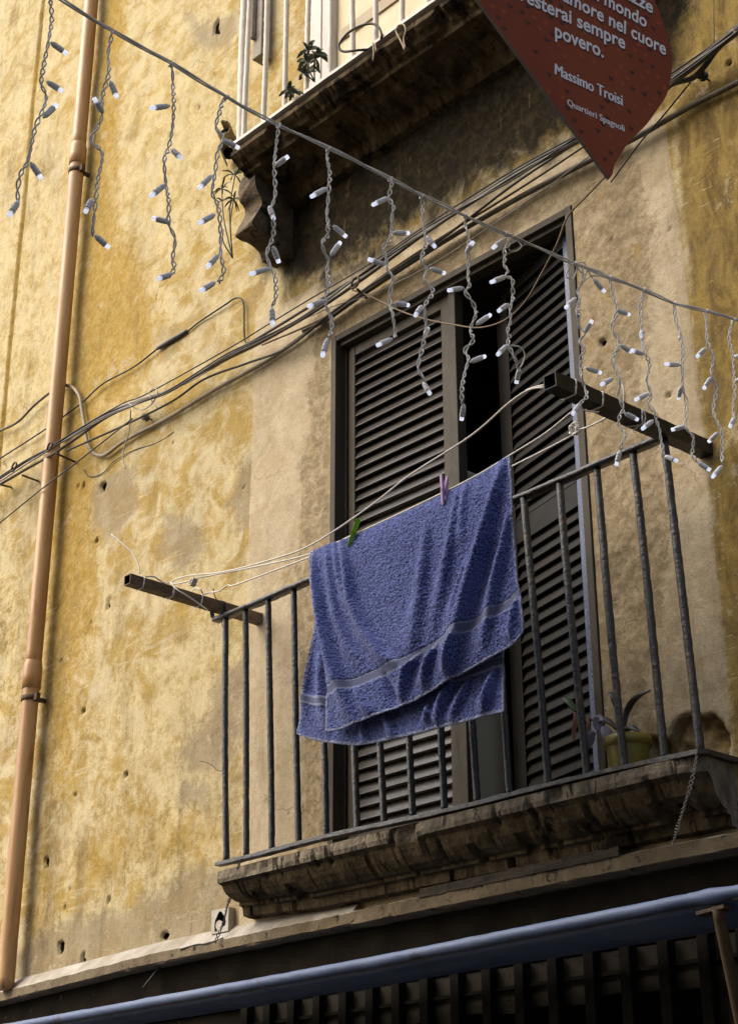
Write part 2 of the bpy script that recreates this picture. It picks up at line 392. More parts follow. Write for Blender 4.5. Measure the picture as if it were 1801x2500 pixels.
def build_wall():
    def lines(fine, extra):
        v = np.unique(np.concatenate(fine + [np.array(extra)])); keep = [v[0]]
        ex = set(extra)
        for q in v[1:]:
            if q - keep[-1] < 0.004:
                if q in ex: keep[-1] = q
                continue
            keep.append(q)
        return np.array(keep)
    xs = lines([np.linspace(-18, -8.9, 8), np.arange(-8.9, -2.2, 0.0105), np.linspace(-2.2, 9, 10)], [DX0, DX1, UX0, UX1])
    zs = lines([np.arange(LEDGE_Z, 7.2, 0.0105), np.arange(7.2, 10.2, 0.018), np.linspace(10.2, 14, 5)], [DZ0, DZ1, UZ0, UZ1])
    X, Z = np.meshgrid(xs, zs, indexing='ij')
    x = X.ravel(); z = Z.ravel()
    nz_ = len(zs)
    nA = fbm(x * 1.3, z * 1.3, 3, 4) - 0.5; nB = fbm(x * 6, z * 6, 11, 4) - 0.5; nC = fbm(x * 28, z * 28, 23, 3) - 0.5
    wob = 0.05 * nB + 0.03 * nC
    def poly_sd(pts):
        P = np.array(pts); n = len(P); inside = np.zeros(len(x), bool); d = np.full(len(x), 1e9)
        for i in range(n):
            a = P[i]; b_ = P[(i + 1) % n]; e = b_ - a
            tt = np.clip(((x - a[0]) * e[0] + (z - a[1]) * e[1]) / (e @ e + 1e-12), 0, 1)
            d = np.minimum(d, np.hypot(x - a[0] - tt * e[0], z - a[1] - tt * e[1]))
            c = ((a[1] > z) != (b_[1] > z)) & (x < (b_[0] - a[0]) * (z - a[1]) / (b_[1] - a[1] + 1e-12) + a[0])
            inside ^= c
        return np.where(inside, d, -d)
    def pp(pts): return [tuple(at(px, py)[[0, 2]]) for px, py in pts]
    def fld(sd, w): return np.clip(0.5 + sd / (2 * w), 0, 1)
    def sstep(v, a, b): 
        q = np.clip((v - a) / (b - a), 0, 1); return q * q * (3 - 2 * q)
    A = {}
    # repainted cream surround of the lower balcony door
    A['cream'] = fld(poly_sd([(-5.51, 2.6), (-2.985, 2.6), (-2.975, 4.2), (-3.0, 5.0), (-3.02, 5.64), (-4.2, 5.78), (-5.52, 5.78)]) + 0.012 * nB, 0.02)
    r1 = poly_sd([(-5.17, 2.9), (-4.94, 2.9), (-4.94, 5.5), (-5.08, 5.5), (-5.12, 4.9), (-5.2, 4.2), (-5.12, 3.6)])
    r2 = poly_sd([(-3.52, 2.9), (-3.22, 2.9), (-3.30, 3.4), (-3.12, 3.9), (-3.22, 4.5), (-3.10, 5.1), (-3.2, 5.6), (-3.6, 5.6)])
    r3 = poly_sd([(-5.0, 5.43), (-3.5, 5.45), (-3.4, 5.6), (-5.1, 5.6)])
    A['rough'] = fld(np.maximum(np.maximum(r1, r2), r3) + 0.8 * wob, 0.10)
    c = poly_sd([(-12, 2.6), (-5.42, 2.6), (-5.40, 3.10), (-5.9, 3.12), (-6.35, 3.02), (-6.8, 3.06), (-7.2, 2.95), (-12, 3.1)])
    for q in ([(525, 1640), (600, 1600), (660, 1650), (650, 1720), (590, 1800), (560, 1880), (470, 1900), (430, 1840), (500, 1750)],
              [(405, 1255), (470, 1270), (500, 1340), (450, 1400), (400, 1350)],
              [(690, 1090), (640, 1260), (600, 1300), (560, 1230), (600, 1110)],
              [(440, 1895), (520, 1910), (500, 1980), (430, 1960)],
              [(450, 30), (520, 60), (600, 10), (560, 120), (480, 110)],
              [(230, 1160), (330, 1140), (340, 1240), (270, 1330), (220, 1280)]):
        c = np.maximum(c, poly_sd(pp(q)))
    A['cement'] = fld(c + 0.8 * wob, 0.10)
    left = np.clip((-5.6 - x) / 0.5, 0, 1)
    A['pale'] = np.clip(0.36 + 0.42 * sstep(z, 4.9, 7.2) * left + 0.30 * fld(poly_sd(pp([(560, 1100), (640, 1100), (620, 1500), (560, 1800), (400, 1900), (300, 1760), (420, 1500), (480, 1250)])), 0.25) + 0.9 * nA, 0, 1)
    pipex = -7.33
    dd = 0.85 * np.exp(-((x - pipex - 0.28) / 0.28) ** 2) * (0.55 + 0.45 * sstep(z, 3.3, 5.2)) * (x > pipex - 0.2)
    dd = np.maximum(dd, fld(poly_sd(pp([(190, 640), (330, 560), (420, 800), (300, 1000), (190, 1010)])), 0.2) * 0.8)
    dd = np.maximum(dd, fld(poly_sd(pp([(255, 1190), (345, 1180), (330, 1250), (270, 1260)])), 0.08) * 1.0)
    dd = np.maximum(dd, 0.55 * fld(poly_sd(pp([(280, 1950), (540, 2000), (560, 2090), (380, 2120), (200, 2180), (120, 2120)])), 0.2))
    A['deep'] = np.clip(dd + 0.5 * nA, 0, 1)
    A['ochre_dark'] = np.clip(np.maximum(sstep(x, -3.02, -2.93) * 0.92 - 0.15 * sstep(x, -2.9, -2.7),
                              np.maximum(sstep(-x, 7.45, 7.7) * 0.42 * sstep(-z, -6.5, -4.2), sstep(z, 5.60, 5.66) * sstep(x, -3.7, -3.3) * 0.7)) + 0.3 * nA, 0, 1)
    shade_grime = (0.55 + 0.65 * sstep(z, 5.70, 6.10)) * sstep(z, 5.66, 5.80) * sstep(x, -5.46, -5.22) * (1 - sstep(x, -3.0, -2.75)) * (z < 6.6)  # painted shade below the upper slab, deepest close to it
    shade_grime = np.maximum(shade_grime, 0.75 * np.exp(-((z - 6.15) / 0.25) ** 2) * np.exp(-((x + 5.42) / 0.10) ** 2))
    shade_grime = np.maximum(shade_grime, 0.62 * sstep(z, 5.6, 5.75) * sstep(x, -5.4, -4.9) * (1 - sstep(x, -3.3, -2.9)) * (z < 6.6))
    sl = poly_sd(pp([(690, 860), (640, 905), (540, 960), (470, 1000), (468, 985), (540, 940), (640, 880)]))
    shade_grime = np.maximum(shade_grime, 0.55 * fld(sl, 0.06))
    A['shade_grime'] = np.clip(shade_grime, 0, 1.3)
    rn = 0.9 * np.exp(-((x - pipex - 0.085) / 0.035) ** 2) * (0.5 + 0.5 * sstep(-z, -7.5, -5.0))  # soft shadow beside the drainpipe, painted as a dark strip
    rn = np.maximum(rn, 0.8 * sstep(z, 5.35, 5.6) * np.exp(-((x + 3.0) / 0.1) ** 2))
    rn = np.maximum(rn, 0.75 * sstep(-z, -3.2, -2.8) * (x < -5.4))
    rn = np.maximum(rn, 0.8 * sstep(x, -3.0, -2.9) * (0.6 + nA))
    A['runs'] = np.clip(rn + 0.25 * (nA > 0.08), 0, 1)  # water runs together with the drainpipe's painted shadow
    hole = poly_sd(pp([(1628, 1800), (1650, 1752), (1690, 1738), (1712, 1745), (1734, 1740), (1762, 1768), (1780, 1800), (1776, 1850), (1700, 1900), (1600, 1900), (1580, 1800)])) + 0.4 * wob
    A['brick'] = fld(hole, 0.015)
    gr_ = 0.46 + 0.62 * sstep(-z, -5.6, -3.6) * (x < -5.5) + 0.35 * sstep(-x, 7.35, 7.6) + 0.2 * sstep(x, -3.6, -3.0)
    A['grime'] = np.clip(gr_ + 0.9 * nA, 0, 1)
    y = 0.022 * nA + 0.007 * nB + 0.0015 * nC
    y += 0.005 * nC * A['rough'] + 0.006 * (fbm(x * 60, z * 60, 5, 2) - 0.5) * A['rough']
    y += sstep(hole, -0.004, 0.012) * (0.045 + 0.06 * nB + 0.03 * nC)
    y -= 0.004 * sstep(A['cream'], 0.4, 0.6)
    chips = np.zeros(len(x))
    for px, py, r, asp in ((1473, 838, .024, 1), (1530, 690, .022, .7), (1495, 583, .013, 1), (1778, 153, .017, 1), (262, 1480, .040, 1.6), (202, 1735, .028, .7), (308, 1889, .022, 1), (184, 1941, .025, .8),
                           (262, 2198, .026, 1.6), (147, 2310, .03, 1.5), (113, 2106, .028, 1.6), (530, 62, .05, 1.9), (487, 262, .03, .8), (1537, 898, .016, .6), (236, 1318, .02, 1), (222, 1519, .014, 1),
                           (424, 1082, .014, 1), (170, 2170, .016, 1), (158, 2217, .014, 1), (1632, 966, .014, 1), (116, 2070, .014, 1), (148, 1612, .02, 1), (1634, 560, .01, 1), (198, 2345, .055, 1.0), (400, 2285, .05, .5),
                           (191, 1186, .02, 2), (204, 1186, .015, 2), (253, 1190, .03, 1.2), (595, 1190, .012, 1)):
        r *= 0.55; p = at(px, py); rr = np.hypot((x - p[0]) / r, (z - p[2]) / (r * asp)) + 2.2 * nC + 1.2 * nB
        chips = np.maximum(chips, 1 - sstep(rr, 0.6, 1.25))
    A['chip'] = chips
    y += 0.03 * chips
    # grooves beside the left pilaster, and the pilaster's raised edge
    gx = at(70, 400)[0]
    y += 0.014 * np.exp(-((x - gx) / 0.012) ** 2) - 0.006 * sstep(-x, -gx, -gx + 0.02)
    A['deep'] = np.maximum(A['deep'], 0.9 * np.exp(-((x - gx) / 0.03) ** 2))
    A['pale'] = np.maximum(A['pale'], sstep(-x, 8.36, 8.38))
    # flat near the doorways so that the frames butt cleanly
    for (a0, a1, b0, b1) in ((DX0, DX1, DZ0, DZ1), (UX0, UX1, UZ0, UZ1)):
        ddx = np.maximum(np.maximum(a0 - x, x - a1), 0); ddz = np.maximum(np.maximum(b0 - z, z - b1), 0)
        k = sstep(np.hypot(ddx, ddz), 0.0, 0.06); y = y * (0.15 + 0.85 * k)
    me = bpy.data.meshes.new('wall')
    nx = len(xs); nzz = len(zs)
    idx = np.arange(nx * nzz).reshape(nx, nzz)
    q = np.stack([idx[:-1, :-1], idx[1:, :-1], idx[1:, 1:], idx[:-1, 1:]], -1)
    xc = 0.5 * (xs[1:] + xs[:-1])[:, None]; zc = 0.5 * (zs[1:] + zs[:-1])[None, :]
    hole_m = ((xc > DX0) & (xc < DX1) & (zc > DZ0) & (zc < DZ1)) | ((xc > UX0) & (xc < UX1) & (zc > UZ0) & (zc < UZ1))
    q = q[~hole_m].reshape(-1, 4)
    me.vertices.add(len(x)); 
    org = np.array(world_loc(bld))
    co = np.stack([x, y, z], -1) - org
    me.vertices.foreach_set('co', co.ravel().astype(np.float32))
    me.loops.add(len(q) * 4); me.loops.foreach_set('vertex_index', q.ravel().astype(np.int32))
    me.polygons.add(len(q)); me.polygons.foreach_set('loop_start', np.arange(0, len(q) * 4, 4, dtype=np.int32))
    me.polygons.foreach_set('loop_total', np.full(len(q), 4, np.int32))
    me.polygons.foreach_set('use_smooth', np.ones(len(q), bool))
    me.update(calc_edges=True); me.validate()
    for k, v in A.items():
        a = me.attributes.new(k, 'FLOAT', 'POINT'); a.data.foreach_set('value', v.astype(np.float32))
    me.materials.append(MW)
    o = bpy.data.objects.new('wall', me); COL.objects.link(o); o.parent = bld
    tag(o, 'ochre plaster wall with peeling patches and a repainted cream surround')
    # thickness of the wall at its openings, and the rest of the storey below the ledge
    r = MB()
    for (a0, a1, b0, b1) in ((DX0, DX1, DZ0, DZ1), (UX0, UX1, UZ0, UZ1)):
        r.box((a0 - 0.10, 0.035, b0 - 0.1), (a0 - 0.0005, 0.34, b1 + 0.1)); r.box((a1 + 0.0005, 0.035, b0 - 0.1), (a1 + 0.10, 0.34, b1 + 0.1))
        r.box((a0, 0.035, b1 + 0.0005), (a1, 0.34, b1 + 0.1)); r.box((a0, 0.035, b0 - 0.1), (a1, 0.34, b0 - 0.0005))
    r.build('reveal', M_ROOM, bld)
build_wall()

# rooms behind the doorways
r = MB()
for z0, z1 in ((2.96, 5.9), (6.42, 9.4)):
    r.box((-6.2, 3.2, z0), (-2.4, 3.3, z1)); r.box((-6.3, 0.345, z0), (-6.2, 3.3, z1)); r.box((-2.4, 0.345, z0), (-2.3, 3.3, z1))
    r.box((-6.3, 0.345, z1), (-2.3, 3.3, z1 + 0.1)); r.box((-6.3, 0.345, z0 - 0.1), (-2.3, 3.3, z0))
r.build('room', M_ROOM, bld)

# ledge over the shop ---------------------------------------------------------
zl = lambda px, py, y: at(px, py, y)[2]
LZ = np.array([(-9.0, 2.70), (-7.39, at(0, 2423, -0.06)[2]), (-6.1, at(457, 2310, -0.06)[2]), (-4.72, at(900, 2217, -0.06)[2]), (-3.65, at(1545, 2082, -0.06)[2]), (-3.0, at(1801, 2030, -0.06)[2]), (-1.0, 2.78), (6, 2.78)])
def lz(x): return float(np.interp(x, LZ[:, 0], LZ[:, 1]))
def ledge_fun(x, y, z, i):
    k = lz(x) + z
    jag = 0.012 * n1(x * 9, i) + 0.010 * n1(x * 31, i + 5)
    return (x, y + (jag if y < -0.01 else 0) , k + (jag * 0.8 if y < -0.01 else 0))
lg = MB()
lg.sweep([(0.06, 0.058), (0.0, 0.058), (-0.03, 0.028), (-0.052, 0.004), (-0.062, -0.004), (-0.063, -0.044), (-0.05, -0.05), (0.06, -0.05)], -9.0, -4.75, 220, fun=ledge_fun)
lg.sweep([(0.06, 0.010), (0.0, 0.010), (-0.03, 0.004), (-0.055, 0.002), (-0.066, -0.002), (-0.066, -0.050), (-0.05, -0.053), (0.06, -0.053)], -4.747, -1.0, 200, fun=ledge_fun)
lg.sweep([(0.06, 0.010), (0.0, 0.010), (-0.06, 0.0), (-0.06, -0.05), (0.06, -0.05)], -0.995, 6, 4)
for v in range(len(lg.v) - 20, len(lg.v)):
    x_, y_, z_ = lg.v[v]; lg.v[v] = (x_, y_, z_ + 2.78)
for fi, f_ in enumerate(lg.f):
    if len(f_) == 4:
        vs_ = [lg.v[q] for q in f_]; base_ = sum(lz(q[0]) for q in vs_) / 4
        if sum(q[2] for q in vs_) / 4 - base_ > -0.003: lg.m[fi] = 1
tag(lg.build('ledge', [M_LEDGE, M_LEDGETOP], bld), 'crumbling sloped plaster ledge above the shop')
fs = MB()
fs.sweep([(0.055, 2.72), (0.012, 2.72), (0.02, 2.505), (0.055, 2.505)], -9.0, 6, 260, fun=lambda x, y, z, i: (x, y + 0.01 * n1(x * 3, i), z + (0.0 if z > 2.6 else 0.006 * n1(x * 12, i))))
fs.box((-9.0, 0.06, 2.505), (6, 0.40, 2.60)); fs.box((-9, 0.4, 0), (6, 0.5, 2.62)); 
fs.build('shop_fascia', M_FASCIA, bld)

# lower balcony -----------------------------------------------------------------
XL, XR = -5.43, -2.985
zt = 3.028
prof = [(0.05, zt), (-0.172, zt), (-0.204, 3.016), (-0.208, 2.985), (-0.203, 2.968), (-0.180, 2.962), (-0.172, 2.950), (-0.158, 2.932), (-0.136, 2.916), (-0.110, 2.907), (-0.092, 2.905), (-0.090, 2.890), (-0.072, 2.886), (-0.066, 2.852), (-0.03, 2.846), (0.05, 2.846)]
def slab_fun(x, y, z, i):
    ch = max(0.0, n1(x * 9, 21 + (i // 4)) - 0.14) * 0.16 + max(0.0, n1(x * 26, 5 + (i // 3)) - 0.16) * 0.07
    d = 0.012 * n1(x * 3, 4) + 0.006 * n1(x * 19, 9 + (i // 3)) + 0.004 * n1(x * 48, 2 + i) + ch
    if y > 0: return (x, y, z)
    k = 1.0
    if i >= 5: z -= (0.026 * min(1, max(0, (x - XL) / 0.5)) + 0.016 * (x - XL) / (XR - XL)) * min(1.0, (i - 4) / 5)
    if 2 <= i <= 4:
        p0 = -4.32; d += 0.055 * math.exp(-((x - p0) / 0.06) ** 2)       # broken out lump of the edge
        z -= 0.03 * math.exp(-((x - p0) / 0.06) ** 2)
    ex = max(0.0, x - (XR - 0.12)) / 0.12                                   # right end rounds off
    return (x, y * (1 - 0.25 * ex * ex) + d, z + 0.4 * d)
s = MB(); s.sweep(prof, XL + 0.02, XR - 0.0, 420, fun=slab_fun)
nprof = len(prof)
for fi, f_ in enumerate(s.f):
    if len(f_) == 4 and f_[0] % nprof >= 4: s.m[fi] = 1  # below the fillet: stone with the shade painted in
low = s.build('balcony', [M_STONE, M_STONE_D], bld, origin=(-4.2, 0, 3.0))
tag(low, 'lower balcony with a moulded stone slab and black iron railing')

def iron_bar(name, p0, p1, w, parent, m, seed=0, n=26, tw=0.0):
    """hand forged square bar with thick, uneven paint"""
    p0, p1 = np.asarray(p0, float), np.asarray(p1, float)
    ax = (p1 - p0); L = np.linalg.norm(ax); ax /= L
    a = np.cross(ax, V(0.0, 1.0, 0.03)); a /= np.linalg.norm(a); b_ = np.cross(ax, a)
    rs = random.Random(seed); vs = []; fs = []
    k = 8
    n = max(8, int(L / 0.016))
    for i in range(n + 1):
        t = i / n; c = p0 + (p1 - p0) * t + a * 0.003 * math.sin(3 * t + seed) + b_ * 0.003 * math.sin(4 * t + 2 * seed)
        for j in range(k):
            an = 2 * math.pi * (j + 0.5) / k
            sq = w / 2 * (1.0 + 0.09 * abs(math.sin(2 * an)))
            q = sq * (1 + rs.uniform(-0.08, 0.08))
            vs.append(c + q * (math.cos(an) * a + math.sin(an) * b_))
    for i in range(n):
        for j in range(k):
            j2 = (j + 1) % k; fs.append((i * k + j, i * k + j2, (i + 1) * k + j2, (i + 1) * k + j))
    fs.append(tuple(reversed(range(k)))); fs.append(tuple(n * k + j for j in range(k)))
    mb = MB(); mb.add(vs, fs, 0, True)
    return mb.build(name, m, parent, origin=p0)

YB, YT = -0.185, -0.232
rail_z = lambda x: float(np.interp(x, [-5.43, -2.995], [at(556, 1500, YT)[2], at(1611, 1074, YT)[2]]))
strip_z = lambda x: float(np.interp(x, [-5.43, -2.985], [at(540, 2107, YB)[2], at(1712, 1834, YB)[2]]))
# bottom strip: flat bar, turning to the wall at the right end
rb = MB()
pts = [V(x, YB, strip_z(x) + 0.004 * math.sin(x * 5)) for x in np.linspace(-5.435, -2.985, 60)] + [V(-2.98, YB * t, strip_z(-2.985) + 0.002) for t in (0.9, 0.6, 0.3, 0.0)]
P_, T_, _, _ = frames(pts)
rs = random.Random(4)
vs = []; fsx = []
for i, p in enumerate(P_):
    side = np.cross(T_[i], V(0, 0, 1)); side /= np.linalg.norm(side)
    w, h = 0.019 * (1 + rs.uniform(-.12, .12)), 0.0085 * (1 + rs.uniform(-.15, .15))
    for sx, sz in ((-1, -1), (1, -1), (1, 1), (-1, 1)): vs.append(p + side * w * sx + V(0, 0, h * sz))
for i in range(len(P_) - 1):
    for j in range(4):
        j2 = (j + 1) % 4; fsx.append((i * 4 + j, i * 4 + j2, (i + 1) * 4 + j2, (i + 1) * 4 + j))
fsx += [(3, 2, 1, 0), tuple(len(vs) - 4 + j for j in range(4))]
rb.add(vs, fsx); rb.build('bottom_rail', M_IRON, low, bevel=0.002)
tr = MB(); P_ = [V(x, YT + 0.004 * math.sin(3 * x), rail_z(x) + 0.004 * math.sin(4 * x + 1)) for x in np.linspace(-5.455, -2.985, 110)]
rs = random.Random(8); vs = []; fsx = []
for p in P_:
    for (sy, sz) in ((-.021, -.009), (.021, -.009), (.021, .006), (.011, .013), (-.011, .013), (-.021, .006)):
        vs.append(p + V(0, sy * (1 + rs.uniform(-.08, .08)), sz * (1 + rs.uniform(-.15, .15))))
for i in range(len(P_) - 1):
    for j in range(6):
        j2 = (j + 1) % 6; fsx.append((i * 6 + j, i * 6 + j2, (i + 1) * 6 + j2, (i + 1) * 6 + j))
fsx += [tuple(reversed(range(6))), tuple(len(vs) - 6 + j for j in range(6))]
tr.add(vs, fsx, 0, True); tr.build('top_rail', M_IRON, low)
# bar foot pixels read along the bottom strip
feet = [(553.5, 2098), (604, 2083), (664, 2072), (729, 2056), (797, 2040), (870, 2022), (937, 2007), (1010, 1993), (1086, 1978), (1164, 1958), (1244, 1938)]
bx = [at(px, py, YB)[0] for px, py in feet] + [at(1335, 1890, YB)[0], at(1430, 1890, YB)[0], at(1526, 1880, YB)[0], at(1624, 1851, YB)[0], at(1708, 1828, YB)[0]]
for i, x in enumerate(bx):
    iron_bar('baluster', (x, YB, strip_z(x) + 0.004), (x - 0.004, YT, rail_z(x) - 0.006), 0.0265, low, M_IRON, seed=i)

# balcony door -------------------------------------------------------------------
fr = MB(); w = 0.034; y0, y1 = -0.007, 0.075
zR = lambda x: DZ1 - 0.001
fr.box((DX0 + 0.001, y0, DZ0), (DX0 + w, y1, DZ1 - 0.001)); fr.box((DX1 - w, y0, DZ0), (DX1 - 0.001, y1, DZ1 - 0.001))
fr.box((DX0 + w + 0.0005, y0 + 0.001, DZ1 - w), (DX1 - w - 0.0005, y1, DZ1 - 0.002))
fr.box((DX0 + w + 0.0005, 0.016, DZ1 - w - 0.022), (DX1 - w - 0.0005, y1, DZ1 - w - 0.0005))          # inner moulding under the head
fr.box((DX0 + w + 0.0005, 0.050, DZ0), (DX0 + w + 0.012, y1 - 0.002, DZ1 - w - 0.023))
door = fr.build('door_frame', M_FRAME, bld, origin=(-4.2, 0, 3.0), bevel=0.0025)

def shutter(hinge, ang, width, side, mats, label):
    """louvred leaf; local u runs from the hinge, local n points outwards"""
    u = V(side * math.cos(ang), math.sin(ang), 0)
    nrm = V(-math.sin(ang) * (1 if side > 0 else -1), -math.cos(ang), 0)
    z0, z1 = 3.045, DZ1 - w - 0.03
    h = np.asarray(hinge, float)
    mb = MB()
    def bar(u0, u1, n0, n1_, za, zb, mi=0):
        c = h + u * (u0 + u1) / 2 + nrm * (n0 + n1_) / 2 + V(0, 0, (za + zb) / 2)
        mb.obox(c, u * (u1 - u0) / 2, nrm * (n1_ - n0) / 2, V(0, 0, (zb - za) / 2), mi)
    sw, sw2 = 0.040, (0.055 if side > 0 else 0.085)
    bar(0, sw, -0.038, 0.0, z0, z1, 1); bar(width - sw2, width, -0.038, 0.0, z0, z1, 0)
    zmid = 4.17
    for za, zb in ((z0, z0 + 0.07), (zmid, zmid + 0.10), (z1 - 0.05, z1)):
        bar(sw + 0.0005, width - sw2 - 0.0005, -0.036, -0.002, za, zb, 0)
    tilt = math.radians(62); pitch = 0.051
    d1 = nrm * math.cos(tilt) * -1 + V(0, 0, math.sin(tilt))      # up and inwards
    n2 = nrm * math.sin(tilt) + V(0, 0, math.cos(tilt))
    for za, zb in ((z0 + 0.07, zmid), (zmid + 0.10, z1 - 0.05)):
        k = int((zb - za) / pitch); rs_ = random.Random(int(za * 10))
        for i in range(k):
            zc = za + (i + 0.5) * (zb - za) / k
            c = h + u * (sw + width - sw2) / 2 + nrm * -0.018 + V(0, 0, zc + rs_.uniform(-.0012, .0012))
            mb.obox(c, u * ((width - sw - sw2) / 2 - 0.0008), d1 * 0.0305, n2 * 0.0045, 2)
    leaf = mb.build('shutter', mats + [M_SLAT if side > 0 else M_SLATR], door, origin=h + V(0, 0, z0), bevel=0.002)
    if label: tag(leaf, label)
    return leaf
xl0 = at(851, 1000, 0.05)[0]; xl1 = at(1104, 1000, 0.05)[0]
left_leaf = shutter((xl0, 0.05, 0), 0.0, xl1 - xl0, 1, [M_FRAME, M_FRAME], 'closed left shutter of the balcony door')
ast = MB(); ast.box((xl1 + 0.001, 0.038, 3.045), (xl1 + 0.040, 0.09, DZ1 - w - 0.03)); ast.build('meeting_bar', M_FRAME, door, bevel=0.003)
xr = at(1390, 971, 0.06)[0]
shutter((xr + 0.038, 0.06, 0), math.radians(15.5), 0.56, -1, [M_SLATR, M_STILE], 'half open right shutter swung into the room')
cb = MB(); p = at(1130, 1850, 0.12); q = p
dfar = next(d_ for d_ in np.arange(0.13, 1.5, 0.005) if pix((p[0], d_, 3.15))[0] >= 1238)
ctop = at(1131, 1126, 0.12)[2]
cb.box((p[0] - 0.55, 0.12, 2.97), (p[0], dfar, ctop - 0.03)); cb.box((p[0] - 0.56, 0.115, ctop - 0.028), (p[0] + 0.006, dfar + 0.01, ctop))
fg = cb.build('cupboard', M_CREAMBOX, None, origin=(q[0] - 0.15, 0.5, 2.97), bevel=0.012)
tag(fg, 'plain beige cupboard standing inside the half open balcony door', 'cupboard')

# upper balcony -------------------------------------------------------------------
UXL, UXR = -5.31, -2.93
uprof = [(0.05, 6.525), (-0.330, 6.525), (-0.332, 6.508), (-0.352, 6.500), (-0.356, 6.472), (-0.335, 6.455), (-0.315, 6.447), (-0.30, 6.430), (-0.272, 6.424), (-0.265, 6.404), (-0.22, 6.398), (-0.18, 6.388), (-0.14, 6.38), (-0.10, 6.372), (-0.06, 6.355), (-0.035, 6.30), (0.05, 6.29)]
def us_fun(x, y, z, i):
    if y > 0 or i < 1: return (x, y, z)
    ch = max(0.0, n1(x * 8, 31 + (i // 4)) - 0.12) * 0.16 + max(0.0, n1(x * 24, 15 + (i // 3)) - 0.14) * 0.07
    d = 0.012 * n1(x * 3, 3) + 0.006 * n1(x * 21, 13 + (i // 3)) + 0.004 * n1(x * 50, i) + ch
    if i >= 11: d += 0.05 * n1(x * 4 + 0.3 * i, 30) + 0.04 * n1(x * 13 + 0.5 * i, 8)
    return (x, min(y + 0.5 * d, 0.0) if y > -0.2 else y + 0.5 * d, z + d * (1.0 if i >= 3 else 0.4))
s = MB(); s.sweep(uprof, UXL, UXR, 420, fun=us_fun)
upb = s.build('balcony', M_STONE_D, bld, origin=(-4.1, 0, 6.45))
tag(upb, 'upper balcony with a dark crumbling slab and pale bars')
st = MB(); st.sweep([(-0.31, 6.548), (-0.358, 6.548), (-0.36, 6.529), (-0.31, 6.529)], UXL - 0.005, UXR + 0.005, 80, fun=lambda x, y, z, i: (x, y + 0.003 * n1(x * 11, 1), z + 0.004 * n1(x * 7, 2)))
st.build('edge_strip', M_IRONW, upb)
# scrolled corbel under its left end
cpx = [(580, 398), (590, 412), (596, 423), (588, 437), (584, 451), (582, 464), (582, 478), (587, 494), (596, 509), (597, 525), (587, 546), (578, 562), (574, 576), (590, 588), (608, 595), (624, 608), (633, 619), (640, 640)]
cp = []
for px, py in cpx:
    p = atx(px, py, -5.38); cp.append((min(p[1], -0.002), p[2]))
cp = [(0.03, cp[0][1] + 0.02), (cp[0][0], cp[0][1] + 0.02)] + cp + [(0.03, cp[-1][1])]
cp = [cp[0]] + [(min(q_[0], -0.001), q_[1]) for q_ in smooth_path([V(*q_) for q_ in cp[1:-1]], 3)] + [cp[-1]]
cb = MB(); cb.sweep(cp, -5.38, -5.25, 12, fun=lambda x, y, z, i: (x, (y + 0.018 * n1(x * 14 + i * .25, 3) if y < 0 else y), z + 0.010 * n1(x * 17 + i * .3, 4)))
cb.build('corbel', weathered('corbel stone', (0.07, 0.052, 0.033), (0.17, 0.125, 0.075), 7, 0.9, 0.8, 36, 0.01, (0.016, 0.012, 0.008), (0.50, 0.64), 9, 0.2), upb)
ubx = [-5.262, -5.23, -5.085, -4.929, -4.769, -4.606, -4.45, -4.288, -4.12, -3.96, -3.80, -3.64, -3.48, -3.32, -3.16, -3.0]
for i, x in enumerate(ubx):
    wd = 0.042 if i == 0 else 0.026
    iron_bar('baluster', (x, -0.334, 6.54), (x, -0.334, 7.62), wd, upb, M_IRONW, seed=50 + i)
tr = MB(); tr.box((-5.29, -0.36, 7.62), (-2.98, -0.31, 7.645)); tr.build('top_rail', M_IRONW, upb)
# upper door: white jambs, cream leaf with a tan rail
ud = MB()
x0 = at(757, 100)[0]; x1 = at(790, 100)[0]; x2 = at(797, 100)[0]; x3 = at(827, 100)[0]
ud.box((x0, -0.02, 6.53), (x1, 0.03, 9.0)); ud.box((x2, -0.03, 6.53), (UX0 - 0.001, 0.03, 9.0)); ud.box((x1 + 0.0005, -0.008, 6.53), (x2 - 0.0005, 0.03, 9.0))
ud.box((UX1 + 0.001, -0.02, 6.53), (UX1 + 0.1, 0.03, 9.0))
ud.box((x0, -0.02, 9.0005), (UX1 + 0.1, 0.03, 9.12))
uj = ud.build('door_frame', M_WHITEJ, bld, origin=(-4.2, 0, 6.5), bevel=0.003)
tag(uj, 'white painted frame of the upper balcony door')
dl = MB(); dl.box((UX0 + 0.001, -0.004, 6.45), (UX1 - 0.001, 0.033, 9.0), 0)
za = at(905, 55, 0.045)[2]
dl.box((UX0 + 0.02, -0.014, za - 0.05), (UX1 - 0.02, -0.0045, za + 0.02), 1)
dl.box((UX0 + 0.30, -0.012, za + 0.03), (UX0 + 0.34, -0.0045, 9.0), 0)
dl.build('door_leaf', [M_DOORCREAM, M_DOORTAN], uj, bevel=0.002)
